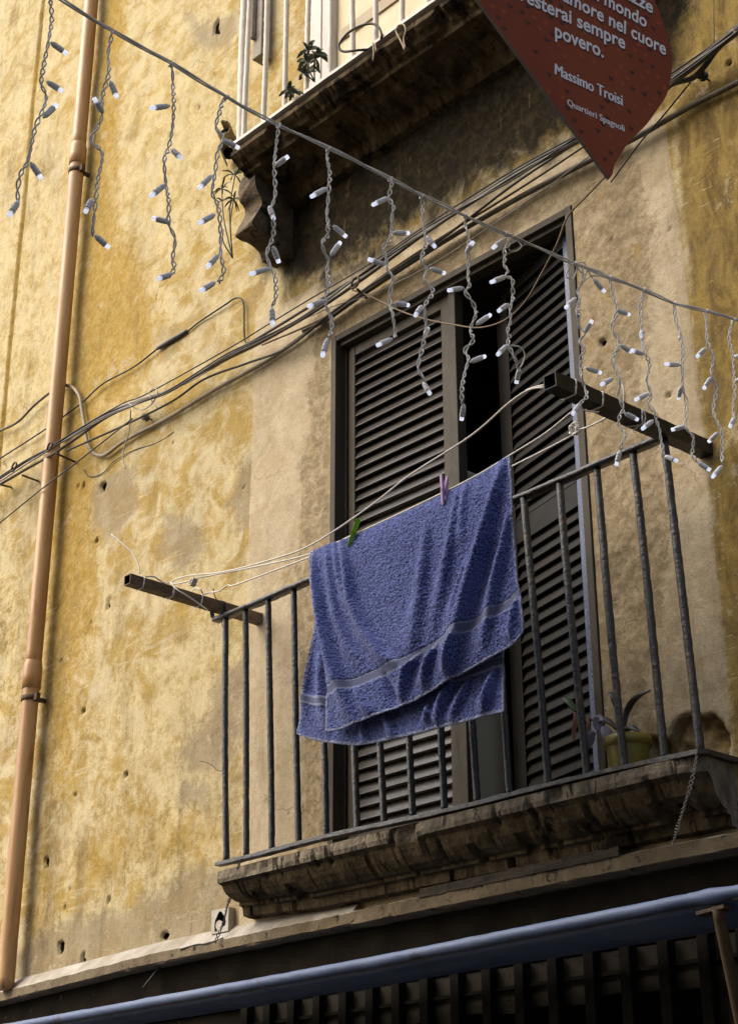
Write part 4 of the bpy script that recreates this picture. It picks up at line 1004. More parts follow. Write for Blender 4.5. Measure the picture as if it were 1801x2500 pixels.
# one lamp: holder with moulded ribs and a dished clear lens, along +Z
def lamp_mesh():
    mb = MB()
    mb.lathe([(0.0, 0.0), (0.0026, 0.0), (0.0028, 0.003), (0.0042, 0.0045), (0.0050, 0.007), (0.0052, 0.012), (0.0049, 0.0125), (0.0052, 0.013), (0.0054, 0.020), (0.0051, 0.0205), (0.0054, 0.021), (0.0053, 0.0285), (0.0044, 0.0290)], 12, mi=0)
    mb.lathe([(0.0041, 0.0282), (0.0041, 0.0375), (0.0034, 0.0386), (0.0016, 0.0366), (0.0, 0.0358)], 12, mi=1)
    o = mb.build('lamp', [M_HOLD, M_LENS]); me = o.data; bpy.data.objects.remove(o); return me
LAMP = lamp_mesh()
DROPS = [
 ((124,0),[(131,44),(118,99),(107,160),(102,204),(117,234),(99,281),(83,319),(69,391),(52,424),(47,457),(50,488)],[((122,102),(164,131)),((113,198),(147,230)),((106,288),(138,256)),((74,395),(102,436)),((47,490),(23,526))]),
 ((275,80),[(272,90),(269,127),(263,182),(254,231),(251,286),(229,336),(245,380),(237,441),(231,490),(226,556),(232,572)],[((268,196),(286,238)),((252,278),(220,253)),((226,485),(209,518)),((230,573),(267,605))]),
 ((417,157),[(421,171),(427,204),(420,253),(423,308),(416,358),(398,397),(410,446),(408,496),(413,545),(427,584),(424,630),(427,652),(421,669)],[((416,258),(369,264)),((419,364),(430,398)),((405,449),(368,479)),((416,543),(386,520)),((421,669),(386,681))]),
 ((553,237),[(548,244),(534,275),(531,308),(542,341),(528,375),(522,430),(515,474),(529,496),(534,529),(543,578),(540,625),(543,660),(541,683),(527,690)],[((540,340),(583,361)),((518,427),(486,460)),((526,523),(486,545)),((534,621),(507,652)),((526,689),(490,710))]),
 ((680,306),[(676,316),(675,358),(672,408),(673,474),(664,507),(660,534),(669,573),(658,611),(660,633),(669,677),(667,732),(663,748)],[((670,408),(690,394)),((657,503),(662,540)),((666,600),(690,633)),((658,655),(612,669)),((663,749),(666,793))]),
 ((801,364),[(802,372),(799,396),(805,426),(802,457),(805,488),(802,521),(804,546),(795,558),(801,576),(786,593),(795,616),(807,631),(804,656),(799,687),(796,711),(796,738),(807,782),(807,809),(799,825)],[((798,459),(760,480)),((812,550),(845,578)),((807,625),(830,592)),((793,733),(753,748)),((799,826),(787,870))]),
 ((952,437),[(951,451),(951,482),(955,509),(951,534),(955,564),(946,592),(936,604),(945,632),(948,656),(955,680),(957,711),(958,742),(954,765),(958,793),(966,813),(959,828)],[((949,482),(910,500)),((957,569),(997,569)),((940,647),(900,633)),((962,740),(997,745)),((958,827),(921,843))]),
 ((1029,480),[(1038,497),(1035,521),(1038,558),(1040,595),(1033,631),(1047,656),(1038,680),(1052,716),(1030,754),(1037,804),(1030,854),(1024,898),(1032,931)],[((1041,576),(1052,610)),((1049,655),(1085,667)),((1030,746),(1013,771)),((1038,821),(1052,796)),((1033,934),(1038,969))]),
 ((1135,526),[(1139,548),(1137,567),(1141,587),(1137,615),(1142,636),(1144,660),(1141,680),(1142,700),(1138,711),(1148,731),(1163,753),(1158,771),(1156,793),(1148,817),(1150,834),(1141,851),(1142,876),(1132,914),(1123,953),(1126,980),(1131,985)],[((1136,621),(1131,608)),((1132,703),(1094,709)),((1161,793),(1196,769)),((1147,884),(1183,870)),((1132,986),(1143,1015))]),
 ((1232,571),[(1245,582),(1243,597),(1237,609),(1238,626),(1236,643),(1241,660),(1238,670),(1246,685),(1248,702),(1257,714),(1251,731),(1247,751),(1246,771),(1249,785),(1243,807),(1248,822),(1242,839),(1253,876),(1261,890),(1268,897)],[((1235,581),(1203,605)),((1236,674),(1198,689)),((1241,742),(1220,757)),((1238,842),(1214,866)),((1268,898),(1278,924))]),
 ((1402,643),[(1412,660),(1420,680),(1416,705),(1415,727),(1415,749),(1407,771),(1417,793),(1424,815),(1417,832),(1423,851),(1421,871),(1424,891),(1420,920),(1430,947),(1427,971),(1416,985)],[((1446,680),(1475,713)),((1406,727),(1380,751)),((1424,815),(1427,793)),((1429,898),(1465,910)),((1415,986),(1397,1011))]),
 ((1487,677),[(1495,721),(1500,760),(1498,798),(1509,837),(1495,876),(1501,909),(1506,937),(1511,964),(1516,991),(1520,1004),(1511,1017),(1516,1035),(1521,1062),(1513,1082),(1513,1099)],[((1504,757),(1535,768)),((1512,842),(1540,859)),((1496,924),(1467,939)),((1523,1008),(1550,1028)),((1513,1099),(1513,1131))]),
 ((1570,707),[(1568,743),(1570,787),(1573,832),(1570,865),(1581,892),(1578,931),(1587,964),(1586,981),(1596,1008),(1602,1025),(1609,1049),(1614,1072),(1619,1096),(1621,1112)],[((1567,807),(1555,827)),((1570,865),(1541,855)),((1584,961),(1550,976)),((1594,1026),(1567,1047)),((1622,1113),(1631,1136))]),
 ((1645,741),[(1652,782),(1658,820),(1661,859),(1661,898),(1666,947),(1677,975),(1675,1019),(1672,1041),(1677,1052),(1685,1072),(1695,1099),(1692,1114),(1699,1128)],[((1660,823),(1676,817)),((1660,891),(1623,889)),((1661,944),(1675,963)),((1675,1040),(1660,1038)),((1700,1128),(1720,1154))]),
 ((1721,760),[(1720,793),(1724,837),(1735,876),(1733,914),(1746,953),(1744,1002),(1755,1058),(1763,1102),(1760,1130)],[((1722,849),(1709,866)),((1735,920),(1729,943)),((1753,1055),(1754,1066)),((1761,1137),(1738,1165))]),
 ((1789,782),[(1785,820),(1790,865),(1793,909),(1794,953),(1793,997),(1792,1018)],[((1790,868),(1802,887)),((1793,930),(1806,931)),((1793,1018),(1783,1041))]),
]
rs = random.Random(21)
hN = V(CB[1] - CA[1], -(CB[0] - CA[0]), 0); hN /= np.linalg.norm(hN)
if hN @ (CAM - CA) < 0: hN = -hN
for di, (top_, path, lamps) in enumerate(DROPS):
    px = [top_] + path
    offs = [0.0] + [0.010 * rs.uniform(-1, 1) for _ in path]
    pts = smooth_path([cab(x, y) + hN * o for (x, y), o in zip(px, offs)], 14)
    # even spacing
    Q = np.array(pts); a_ = np.concatenate([[0], np.cumsum(np.linalg.norm(np.diff(Q, axis=0), axis=1))]); n = int(a_[-1] / 0.0028)
    tt = np.linspace(0, a_[-1], n); Q = np.stack([np.interp(tt, a_, Q[:, k]) for k in range(3)], -1)
    for _ in range(2): Q[1:-1] = 0.25 * Q[:-2] + 0.5 * Q[1:-1] + 0.25 * Q[2:]
    Pq, Tq, Nq, Bq = frames(Q)
    mb = MB()
    ang = tt * 2 * math.pi / 0.046 + 0.9 * np.sin(tt * 31 + di)
    rad = 0.0029 + 0.0009 * np.sin(tt * 43 + di * 2)
    rad = rad * np.clip(np.minimum(tt / 0.01 + 0.5, (a_[-1] - tt) / 0.012 + 0.2), 0, 1)
    for k in range(2):
        q = ang + math.pi * k
        mb.tube(list(Pq + rad[:, None] * (np.cos(q)[:, None] * Nq + np.sin(q)[:, None] * Bq)), 0.00185, 6)
    # clip that ties the drop to the main cable
    c = cab(*top_)
    mb.tube([c + V(0.006 * math.cos(a), 0.003 * math.sin(a), 0.006 * math.sin(a)) for a in np.linspace(0, 6.4, 14)], 0.0018, 6)
    drop = mb.build('light_drop', M_WIRE, ls)
    for (b0, b1) in lamps:
        p0 = cab(*b0); p1 = cab(*b1); d = p1 - p0; L = np.linalg.norm(d); full = 0.0385
        if L < full: d = d + hN * math.sqrt(full * full - L * L) * (1 if rs.random() < 0.7 else -1)
        s = max(1.0, L / full) if L > full else 1.0
        o = bpy.data.objects.new('lamp', LAMP); COL.objects.link(o); o.parent = drop
        o.location = Vector(p0 + d * 0.04) - world_loc(drop)
        o.rotation_mode = 'QUATERNION'; o.rotation_quaternion = Vector(d).to_track_quat('Z', 'Y')
        o.scale = (1.18, 1.18, s * 0.98)
# slack loops of wire tied into the string
for pts in ([(1232, 571), (1255, 577), (1268, 590), (1270, 602), (1262, 612), (1250, 613), (1242, 608)], [(1402, 643), (1388, 655), (1382, 672), (1387, 682), (1399, 680), (1406, 665), (1408, 650)],
            [(1404, 644), (1420, 641), (1430, 650), (1430, 665), (1420, 678)], [(1410, 648), (1428, 658), (1446, 680)], [(1408, 646), (1440, 656), (1470, 664), (1487, 677)], [(1423, 688), (1435, 678), (1446, 672), (1460, 676)],
            [(1238, 842), (1252, 845), (1268, 850), (1279, 866), (1278, 885), (1268, 898)], [(1396, 1006), (1412, 985), (1420, 1000), (1437, 1003), (1462, 1005)]):
    lp = MB(); lp.tube(smooth_path([cab(x, y, 0.004 * rs.uniform(-1, 1)) for x, y in pts], 8), 0.0018, 6); lp.build('slack_loop', M_WIRE, ls)
# ------------------------------------------------------------------ heart sign
def sign_mat():
    t = NT('printed dark red board')
    n = t.noise(2.5, 4, 0.6); f = t.noise(420, 2, 0.5)
    col = t.mix(t.ramp(n, 0.35, 0.65), (0.225, 0.040, 0.020), (0.27, 0.058, 0.025))
    col = t.mix(t.math('MULTIPLY', f, 0.35), col, (0.11, 0.022, 0.014))
    t.set(Base_Color=col, Roughness=0.6); t.b.inputs['Specular IOR Level'].default_value = 0.25
    return t.m
M_SIGN = sign_mat()
M_SIGNEDGE = weathered('board edge', (0.20, 0.18, 0.165), (0.26, 0.24, 0.22), 20, 0.7, 0.0)
M_LET = weathered('white print', (0.86, 0.84, 0.90), (0.88, 0.86, 0.92), 20, 0.6, 0.0)
M_LETSH = weathered('dark print shadow', (0.012, 0.010, 0.016), (0.016, 0.013, 0.02), 20, 0.6, 0.0)
M_HEARTS = weathered('faint red print', (0.30, 0.055, 0.02), (0.33, 0.065, 0.025), 40, 0.6, 0.0)
M_HEARTS2 = weathered('faint dark print', (0.055, 0.010, 0.008), (0.065, 0.014, 0.01), 40, 0.6, 0.0)
hv = ray(7540, 3028); HS = V(hv[0], hv[1], 0); HS /= np.linalg.norm(HS)
SN = V(HS[1], -HS[0], 0)
if SN @ (CAM - atd(1400, 200, 3.7)) < 0: SN = -SN
S0 = atd(1400, 200, 3.7)
def on_sign(px, py):
    d = ray(px, py); t = ((S0 - CAM) @ SN) / (d @ SN); p = CAM + d * t
    return V((p - S0) @ HS, p[2] - S0[2])
def S3(q, off=0.0): return S0 + HS * q[0] + V(0, 0, q[1]) + SN * off
left_e = [(1487, 436), (1380, 291), (1270, 141), (1169, 3), (1110, -79)]
right_e = [(1494, 426), (1500, 401), (1519, 369), (1541, 340), (1576, 305), (1608, 261), (1627, 229), (1638, 181), (1638, 137), (1624, 76), (1608, 29), (1592, -12)]
Lq = [on_sign(*p) for p in left_e]; Rq = [on_sign(*p) for p in right_e]
a, b_ = Lq[-1], Rq[-1]
up_ = V(0, 1)
top_pts = [a + V(-0.035, 0.10), a + V(-0.02, 0.22), a + V(0.09, 0.30), a + V(0.22, 0.27), V(0.5 * (a[0] + b_[0]) + 0.02, max(a[1], b_[1]) + 0.17), b_ + V(-0.17, 0.28), b_ + V(-0.06, 0.24), b_ + V(-0.01, 0.12)]
outline = Lq + top_pts + Rq[::-1]
curve = smooth_path(outline[:5], 4)[:-1] + smooth_path([outline[4]] + top_pts[:5], 6)[:-1] + smooth_path(top_pts[4:] + [Rq[-1]], 6)[:-1] + smooth_path(Rq[::-1], 5)
TH = 0.008
n = len(curve)
sg = thing('heart_sign', S3(V(0.5 * (a[0] + b_[0]), a[1] + 0.2)), 'dark red heart shaped board with white Italian lettering hanging above the lane', 'sign')
mb = MB(); mb.add([S3(q) for q in curve] + [S3(q, -TH) for q in curve], [tuple(range(n))], 0)
mb.add([S3(q) for q in curve] + [S3(q, -TH) for q in curve], [tuple(range(2 * n - 1, n - 1, -1))] + [(i, (i + 1) % n, n + (i + 1) % n, n + i) for i in range(n)], 1)
# print: faint small hearts
def heart2(c, s):
    return [c + V(s * 0.062 * 16 * math.sin(t) ** 3, s * 0.062 * (13 * math.cos(t) - 5 * math.cos(2 * t) - 2 * math.cos(3 * t) - math.cos(4 * t))) for t in np.linspace(0, 2 * math.pi, 18, endpoint=False)]
poly = np.array(curve)
def inside(q):
    c = False
    for i in range(n):
        p0, p1 = poly[i], poly[(i + 1) % n]
        if (p0[1] > q[1]) != (p1[1] > q[1]) and q[0] < (p1[0] - p0[0]) * (q[1] - p0[1]) / (p1[1] - p0[1] + 1e-12) + p0[0]: c = not c
    return c
hb = mb; rs = random.Random(5)
xs_ = np.arange(poly[:, 0].min(), poly[:, 0].max(), 0.034); zs_ = np.arange(poly[:, 1].min(), poly[:, 1].max(), 0.024)
for j, zz in enumerate(zs_):
    for x in xs_:
        c = V(x + (0.017 if j % 2 else 0) + rs.uniform(-.002, .002), zz)
        if rs.random() < 0.45: continue
        h2 = heart2(c, 0.0078)
        if all(inside(q + (q - c) * 0.8) for q in h2[::3]):
            k = 0 if rs.random() < 0.6 else 1
            hb.add([S3(q, 0.0005) for q in h2], [tuple(range(18))], k + 2)
mb.build('board', [M_SIGN, M_SIGNEDGE, M_HEARTS, M_HEARTS2], sg)
def text_on_sign(txt, p_start, p_end, xh, shear=0.10, bold=0.022, shadow=True, space=1.0, thick=0):
    cu = bpy.data.curves.new('text', 'FONT'); cu.body = txt; cu.size = 1.0; cu.shear = shear; cu.offset = bold; cu.space_character = space; cu.resolution_u = 3
    o = bpy.data.objects.new('text', cu); COL.objects.link(o)
    bpy.context.view_layer.update()
    me = bpy.data.meshes.new_from_object(o.evaluated_get(bpy.context.evaluated_depsgraph_get()))
    bpy.data.objects.remove(o); bpy.data.curves.remove(cu)
    v = np.array([p.co[:] for p in me.vertices]); fs = [tuple(p.vertices) for p in me.polygons]; bpy.data.meshes.remove(me)
    x0, x1 = v[:, 0].min(), v[:, 0].max()
    A_, B2_ = on_sign(*p_start), on_sign(*p_end); d = B2_ - A_; Wd = np.linalg.norm(d); d /= Wd; e = V(-d[1], d[0])
    kx = Wd / (x1 - x0); ky = xh
    q2 = [A_ + d * (p[0] - x0) * kx + e * p[1] * ky for p in v]
    fnorm = []
    mb = MB()
    if shadow: mb.add([S3(q + V(0.0022, -0.0024), 0.0010) for q in q2], fs, 1)
    mb.add([S3(q, 0.0015) for q in q2], fs, 0)
    for k_ in range(thick): mb.add([S3(q + V(0.0007 * (k_ + 1), 0.0004 * (k_ % 2)), 0.0015 - 0.0001 * (k_ + 1)) for q in q2], fs, 0)
    mb.build('lettering', [M_LET, M_LETSH], sg)
HGT = 0.052
text_on_sign('povero.', (1352, 89), (1472, 142), 0.057)
text_on_sign('resterai sempre', (1268, 0), (1525, 121), 0.057)
text_on_sign("l'amore nel cuore", (1357, -6), (1624, 136), 0.057)
text_on_sign('del mondo', (1418, -19), (1577, 69), 0.057)
text_on_sign('ricchezze', (1440, -52), (1592, 34), 0.057)
text_on_sign('Massimo Troisi', (1352, 181), (1518, 259), 0.045, 0.10, 0.0, thick=4)
text_on_sign('Quartieri Spagnoli', (1383, 257), (1522, 322), 0.026, 0.0, 0.0, False, thick=2)
hg = MB(); 
for s in (-0.12, 0.14): 
    c = S3(V(0.5 * (a[0] + b_[0]) + s, max(a[1], b_[1]) + 0.25), -TH / 2); hg.tube([c, c + V(0, 0, 1.2)], 0.002, 6)
hg.build('hanging_wire', M_WIRE, sg)

# ------------------------------------------------------------------ cables on the wall
def cmat(name, c): return weathered(name, c, tuple(k * 0.6 for k in c), 12, 0.6, 0.2, 60, 0.002)
M_CBLK = cmat('black cable', (0.018, 0.016, 0.014)); M_CGRY = cmat('grey cable', (0.22, 0.205, 0.185)); M_CBRN = cmat('brown cable', (0.13, 0.10, 0.062)); M_CDRK = cmat('dark cable', (0.07, 0.06, 0.048))
M_CBEI = cmat('beige conduit', (0.36, 0.29, 0.19)); M_CPAL = cmat('pale cable', (0.46, 0.41, 0.32)); M_CGOLD = cmat('golden brown cord', (0.16, 0.10, 0.035))
GC = 'cables strung along the facade'
def wall_cable(pts, r, m, y, label, name='cable', group=GC, wob=0.0, seed=0, n=8, cat='cable'):
    rs = random.Random(seed); P = []
    for i, q in enumerate(pts):
        yy = q[2] if len(q) > 2 else y
        P.append(at(q[0], q[1], yy) + V(0, 0, wob * rs.uniform(-1, 1)))
    if pts[-1][0] > 1795: P.append(P[-1] + V(1.2, 0.0, 0.02)); P.append(P[-1] + V(2.5, 0.0, 0.05))
    if pts[0][0] < -25: P.insert(0, P[0] + V(-1.2, 0, -0.03)); P.insert(0, P[0] + V(-2.5, 0, 0.0))
    mb = MB(); mb.tube(smooth_path(P, n), r * 0.82, 8)
    o = mb.build(name, m, None, origin=P[len(P) // 2]); return tag(o, label, cat, group)
BUN = [(-60, 1206), (0, 1172), (72, 1129), (132, 1096), (193, 1057), (264, 1012), (358, 974), (419, 952), (551, 875), (633, 831), (716, 782), (793, 732), (900, 660), (1050, 558), (1253, 432), (1413, 338), (1560, 250), (1660, 180), (1801, 75), (1850, 40)]
def bun(dx): return [(x, y + d) for (x, y), d in zip(BUN, dx)]
L = len(BUN)
wall_cable([(x, y - 4 - 5 * math.sin(x / 90)) for x, y in BUN], 0.0085, M_CDRK, -0.10, 'dark cable, uppermost thick one of the bundle crossing the whole facade', seed=1)
wall_cable([(x, y + 5 + 7 * math.sin(x / 120 + 1)) for x, y in BUN], 0.010, M_CBRN, -0.11, 'thickest brown cable of the bundle crossing the facade', seed=2)
wall_cable([(x, y + 4 * math.sin(x / 60 + 2)) for x, y in BUN], 0.005, M_CGRY, -0.13, 'light grey cable in front of the bundle', seed=3)
wall_cable([(x, y + 2 + 9 * math.sin(x / 150 + 3)) for x, y in BUN], 0.0055, M_CPAL, -0.095, 'pale cable weaving through the bundle', seed=4)
wall_cable([(x, y - 2 + 8 * math.sin(x / 75 + 4)) for x, y in BUN], 0.0045, M_CBLK, -0.14, 'thin black cable weaving around the bundle', seed=5)
wall_cable([(72, 1124), (193, 1047), (300, 985), (358, 962), (551, 855), (650, 795), (760, 728), (900, 645), (1050, 543), (1253, 415), (1413, 327), (1560, 240), (1801, 80)], 0.0042, M_CBLK, -0.12, 'thin taut black cable running just above the bundle', seed=6)
wall_cable([(640, 842), (740, 800), (800, 770), (870, 720), (960, 655), (1060, 590), (1253, 470), (1413, 365), (1560, 262)], 0.0060, M_CGOLD, -0.05, 'golden brown cable running close under the bundle over the door', seed=7)
wall_cable([(165, 1100), (300, 1040), (420, 980), (500, 925), (600, 888), (700, 850), (793, 776), (900, 700), (1082, 580), (1253, 450), (1400, 352)], 0.007, M_CDRK, -0.06, 'dark sagging cable below the bundle towards the door head', seed=8)
wall_cable([(740, 808), (800, 778), (900, 708), (1082, 590), (1253, 490), (1413, 405), (1551, 336), (1680, 262), (1801, 200), (1860, 165)], 0.014, M_CBRN, -0.028, 'fat brown pipe rising behind the heart sign to the right edge', name='conduit', group=None, cat='conduit', seed=9)
wall_cable([(1490, 445), (1560, 350), (1620, 280), (1685, 200)], 0.004, M_CBLK, -0.045, 'thin black cable dropping steeply behind the point of the heart sign', seed=10)
wall_cable([(1590, 235), (1640, 205), (1690, 190), (1720, 160), (1750, 120), (1801, 70), (1830, 50)], 0.013, M_CDRK, -0.07, 'thick dark cable curving round the insulator at the right edge', seed=11)
for k, (dy, m, lb) in enumerate(((-14, M_CBLK, 'black cable, highest of the bunch right of the heart sign'), (6, M_CPAL, 'pale cable in the bunch right of the heart sign'), (22, M_CGRY, 'grey cable, lowest thin one right of the heart sign'))):
    wall_cable([(1560, 242 + dy), (1640, 190 + dy * 0.9), (1720, 130 + dy * 0.5), (1801, 68 + dy * 0.2), (1840, 40)], 0.0048, m, -0.09, lb, seed=12 + k)
wall_cable([(1741, -20), (1741, 40), (1742, 103)], 0.003, M_CBRN, -0.03, 'thin brown wire hanging straight down to the cables at top right', seed=16)
# conduit with elbows beside the drainpipe
wall_cable([(150, 941), (162, 941), (175, 944), (186, 954), (195, 969), (200, 994), (204, 1019), (212, 1074), (218, 1092), (226, 1104), (242, 1112), (262, 1108), (308, 1074), (413, 1019), (523, 952), (633, 892), (677, 864), (735, 822), (793, 776)], 0.0125, M_CBEI, -0.022, 'beige conduit bending round beside the drainpipe', name='conduit', group=None, cat='conduit', seed=17)
wall_cable([(-30, 1066), (0, 1052), (44, 1030), (83, 991), (118, 962), (150, 941)], 0.009, M_CBRN, -0.03, 'brown cable running left from the beige conduit behind the drainpipe', seed=18)
sp = [(-30, 1140), (0, 1120), (55, 1085), (110, 1049), (157, 1016), (204, 980), (253, 936), (325, 897), (385, 851), (402, 837), (457, 809), (485, 787), (551, 743), (568, 731), (580, 727), (590, 730), (595, 745), (596, 760), (597, 826), (606, 840)]
wall_cable(sp, 0.0055, M_CBLK, -0.018, 'black cable rising to a rounded bend over the bundle, with a taped splice', name='cable', seed=19)
o = MB(); q0, q1 = at(385, 851, -0.018), at(457, 808, -0.018); o.tube([q0 + (q1 - q0) * t for t in np.linspace(0, 1, 14)], 0.012, 10, rfun=lambda t: 0.75 + 0.35 * math.sin(math.pi * t) ** .5)
tag(o.build('cable_splice', M_CDRK, None, origin=q0), 'dark taped splice on the black cable', 'cable splice')
wall_cable([(-40, 1308), (0, 1277), (101, 1195), (190, 1127), (324, 1022)], 0.0045, M_CBLK, -0.13, 'thin black cable slanting down in front of the drainpipe to the left edge', seed=20)
wall_cable([(320, 1000), (316, 1051), (306, 1085), (301, 1105), (301, 1127), (306, 1144)], 0.0045, M_CPAL, -0.06, 'short pale cable end dangling below the bundle', seed=21)
wall_cable([(314, 984), (330, 996), (350, 1000), (372, 985), (385, 960), (378, 948), (366, 958), (372, 980), (384, 994)], 0.0042, M_CPAL, -0.12, 'pale cable curled in a loose loop on the bundle', seed=22)
wall_cable([(205, 1146), (214, 1161), (232, 1163), (251, 1155), (269, 1137), (281, 1124), (324, 1100), (373, 1085), (400, 1072), (425, 1054)], 0.003, M_CDRK, -0.006, 'thin dark wire sagging below the beige conduit', seed=23)
wall_cable([(450, 940), (520, 900), (616, 842), (793, 756), (900, 720), (1050, 648), (1221, 536), (1344, 450), (1450, 372)], 0.0028, M_CGRY, -0.08, 'thin grey wire running above the door head', seed=24)
wall_cable([(1490, 415), (1473, 435), (1430, 480), (1385, 529), (1358, 597), (1319, 672), (1280, 738), (1231, 782), (1170, 800), (1109, 793), (1038, 779), (972, 757), (905, 724), (860, 708)], 0.0045, M_CGOLD, -0.10, 'golden brown cord swagged across the door opening', seed=25)
# cable hooks in the wall
def hook(pw, pe, ring, label, r=0.006):
    w = at(pw[0], pw[1], 0.02); e = at(pe[0], pe[1], -0.17)
    root = thing('cable_hook', w, label, 'cable hook', 'iron hooks carrying the cable bundle')
    mb = MB(); mb.tube([w, w + (e - w) * 0.5, e], r, 8); mb.build('spike', M_RUST, root)
    c = at(ring[0], ring[1], -0.175)
    mb = MB(); mb.tube([c + V(0.028 * math.cos(t), 0.006 * math.sin(t * .5), 0.028 * math.sin(t)) for t in np.linspace(-2.2, 3.2, 26)], r * 0.9, 8); mb.build('ring', M_RUST, root)
hook((193, 1132), (138, 1107), (121, 1091), 'rusty ringed iron hook just right of the drainpipe')
hook((100, 1177), (55, 1160), (34, 1140), 'rusty iron hook with its ring left of the drainpipe')
hook((30, 1190), (5, 1184), (-8, 1180), 'short iron hook at the left edge below the bundle')
hook((895, 728), (872, 706), (866, 690), 'dark iron hook under the bundle above the door')
def insulator(p, label):
    c = at(p[0], p[1], -0.03); root = thing('insulator', c, label, 'insulator', 'ceramic insulators holding cables')
    mb = MB(); mb.lathe([(0.0, -0.002), (0.018, -0.002), (0.021, 0.004), (0.012, 0.010), (0.012, 0.016), (0.020, 0.022), (0.017, 0.030), (0.0, 0.031)], 14)
    mb.v = [(c[0] + x, c[1] - z, c[2] + y) for x, y, z in mb.v]; mb.build('knob', M_CGRY if p[0] < 900 else M_CDRK, root)
    mb = MB(); mb.tube([c + V(0, 0.06, 0), c + V(0, -0.038, 0)], 0.004, 8); mb.build('pin', M_RUST, root)
insulator((361, 1021), 'grey insulator knob below the loop of pale cable'); insulator((1718, 188), 'dark round insulator beside the heart sign at right')

# ------------------------------------------------------------------ broken socket box, plank, twisted wires
c00, c10, c11, c01 = at(531, 2226), at(573, 2216), at(571, 2276), at(530, 2282)
bx0, bx1 = 0.5 * (c00[0] + c01[0]), 0.5 * (c10[0] + c11[0]); bz0, bz1 = 0.5 * (c01[2] + c11[2]), 0.5 * (c00[2] + c10[2])
M_BOX = weathered('dirty white plastic', (0.36, 0.32, 0.25), (0.46, 0.42, 0.34), 25, 0.6, 0.1, 60, 0.002, (0.10, 0.07, 0.04), (0.62, 0.72), 20)
eb = thing('socket_box', ((bx0 + bx1) / 2, 0, bz0), 'broken dirty white electrical box on the ledge below the balcony corner', 'electrical box')
mb = MB(); W_, H_ = bx1 - bx0, bz1 - bz0
rim = [(0, 0), (1, 0), (1, 1), (0, 1)]; hole = [(.22, .08), (.40, .06), (.34, .16), (.26, .30), (.30, .46), (.45, .54), (.62, .46), (.68, .34), (.62, .22), (.82, .24), (.86, .42), (.74, .66), (.60, .86), (.46, .90), (.34, .74), (.22, .54), (.20, .30)]
bm = bmesh.new()
def ring(pts, y): 
    vs = [bm.verts.new((bx0 + W_ * p[0], y, bz0 + H_ * p[1])) for p in pts]
    return vs, [bm.edges.new((vs[i], vs[(i + 1) % len(vs)])) for i in range(len(vs))]
ro, eo = ring(rim, -0.032); ri, ei = ring(hole, -0.032)
bmesh.ops.triangle_fill(bm, edges=eo + ei, use_beauty=True)
bm.verts.ensure_lookup_table(); bm.verts.index_update()
mb.add([v.co[:] for v in bm.verts], [tuple(v.index for v in f_.verts) for f_ in bm.faces]); bm.free()
mb.add([(bx0, -.032, bz0), (bx1, -.032, bz0), (bx1, -.032, bz1), (bx0, -.032, bz1), (bx0, .03, bz0), (bx1, .03, bz0), (bx1, .03, bz1), (bx0, .03, bz1)], [(0, 1, 5, 4), (1, 2, 6, 5), (2, 3, 7, 6), (3, 0, 4, 7)])
hv_ = [(bx0 + W_ * p[0], bz0 + H_ * p[1]) for p in hole]; k = len(hv_)
mb.build('cover', M_BOX, eb, fix=False)
mb = MB(); mb.box((bx0 + .004, -0.004, bz0 + .004), (bx1 - .004, 0.0, bz1 - .004)); mb.build('dark_inside', M_HOLLOW, eb)
M_WOOD = weathered('rotten wood', (0.016, 0.012, 0.007), (0.06, 0.043, 0.025), 12, 0.9, 0.9, 40, 0.01, (0.015, 0.011, 0.008), (0.55, 0.68), 16, stretch=(0.3, 1, 3))
w0, w1 = at(1021, 2184, -0.075), at(1507, 2080, -0.075)
mb = MB()
mb.sweep([(0.02, 0.024), (-0.012, 0.022), (-0.016, -0.012), (0.02, -0.014)], 0, 1, 60, fun=lambda x, y, z, i: (w0[0] + (w1[0] - w0[0]) * x, -0.058 + y + 0.008 * n1(x * 20, i), w0[2] + (w1[2] - w0[2]) * x + z * (1.0 + 0.25 * n1(x * 9, i)) + 0.007 * n1(x * 26, i + 4)))
tag(mb.build('wood_batten', M_WOOD, None, origin=w0), 'rotten dark wooden batten lying on the ledge under the balcony', 'wood batten')
def twisted(pts, name, label, m, r=0.0022, rad=0.0032, pitch=0.035):
    Q = np.array(smooth_path(pts, 24)); a_ = np.concatenate([[0], np.cumsum(np.linalg.norm(np.diff(Q, axis=0), axis=1))]); nn_ = max(20, int(a_[-1] / 0.004)); tt = np.linspace(0, a_[-1], nn_)
    Q = np.stack([np.interp(tt, a_, Q[:, k]) for k in range(3)], -1); Pq, Tq, Nq, Bq = frames(Q); mb = MB()
    for k in range(2):
        q = tt * 2 * math.pi / pitch + math.pi * k; rr = rad * (1 + 0.9 * np.sin(tt * 17) ** 8)
        mb.tube(list(Pq + rr[:, None] * (np.cos(q)[:, None] * Nq + np.sin(q)[:, None] * Bq)), r, 6)
    return tag(mb.build(name, m, None, origin=pts[0]), label, 'wire', 'twisted wires hanging off the lower balcony')
twisted([at(592, 2090, -0.20), at(580, 2120, -0.205), at(566, 2160, -0.16), at(561, 2190, -0.12), at(554, 2215, -0.08), at(546, 2250, -0.07), at(532, 2285, -0.075), at(525, 2303, -0.08)], 'twisted_wire', 'black twisted wire hanging from the left corner of the lower balcony past the socket box', M_BLACKW)
twisted([at(1700, 1842, -0.20), at(1692, 1888, -0.205), at(1678, 1940, -0.205), at(1664, 1985, -0.19), at(1655, 2015, -0.15), at(1640, 2062, -0.08)], 'twisted_wire', 'grey twisted wire hanging from the right end of the lower balcony to the ledge', M_CGRY)
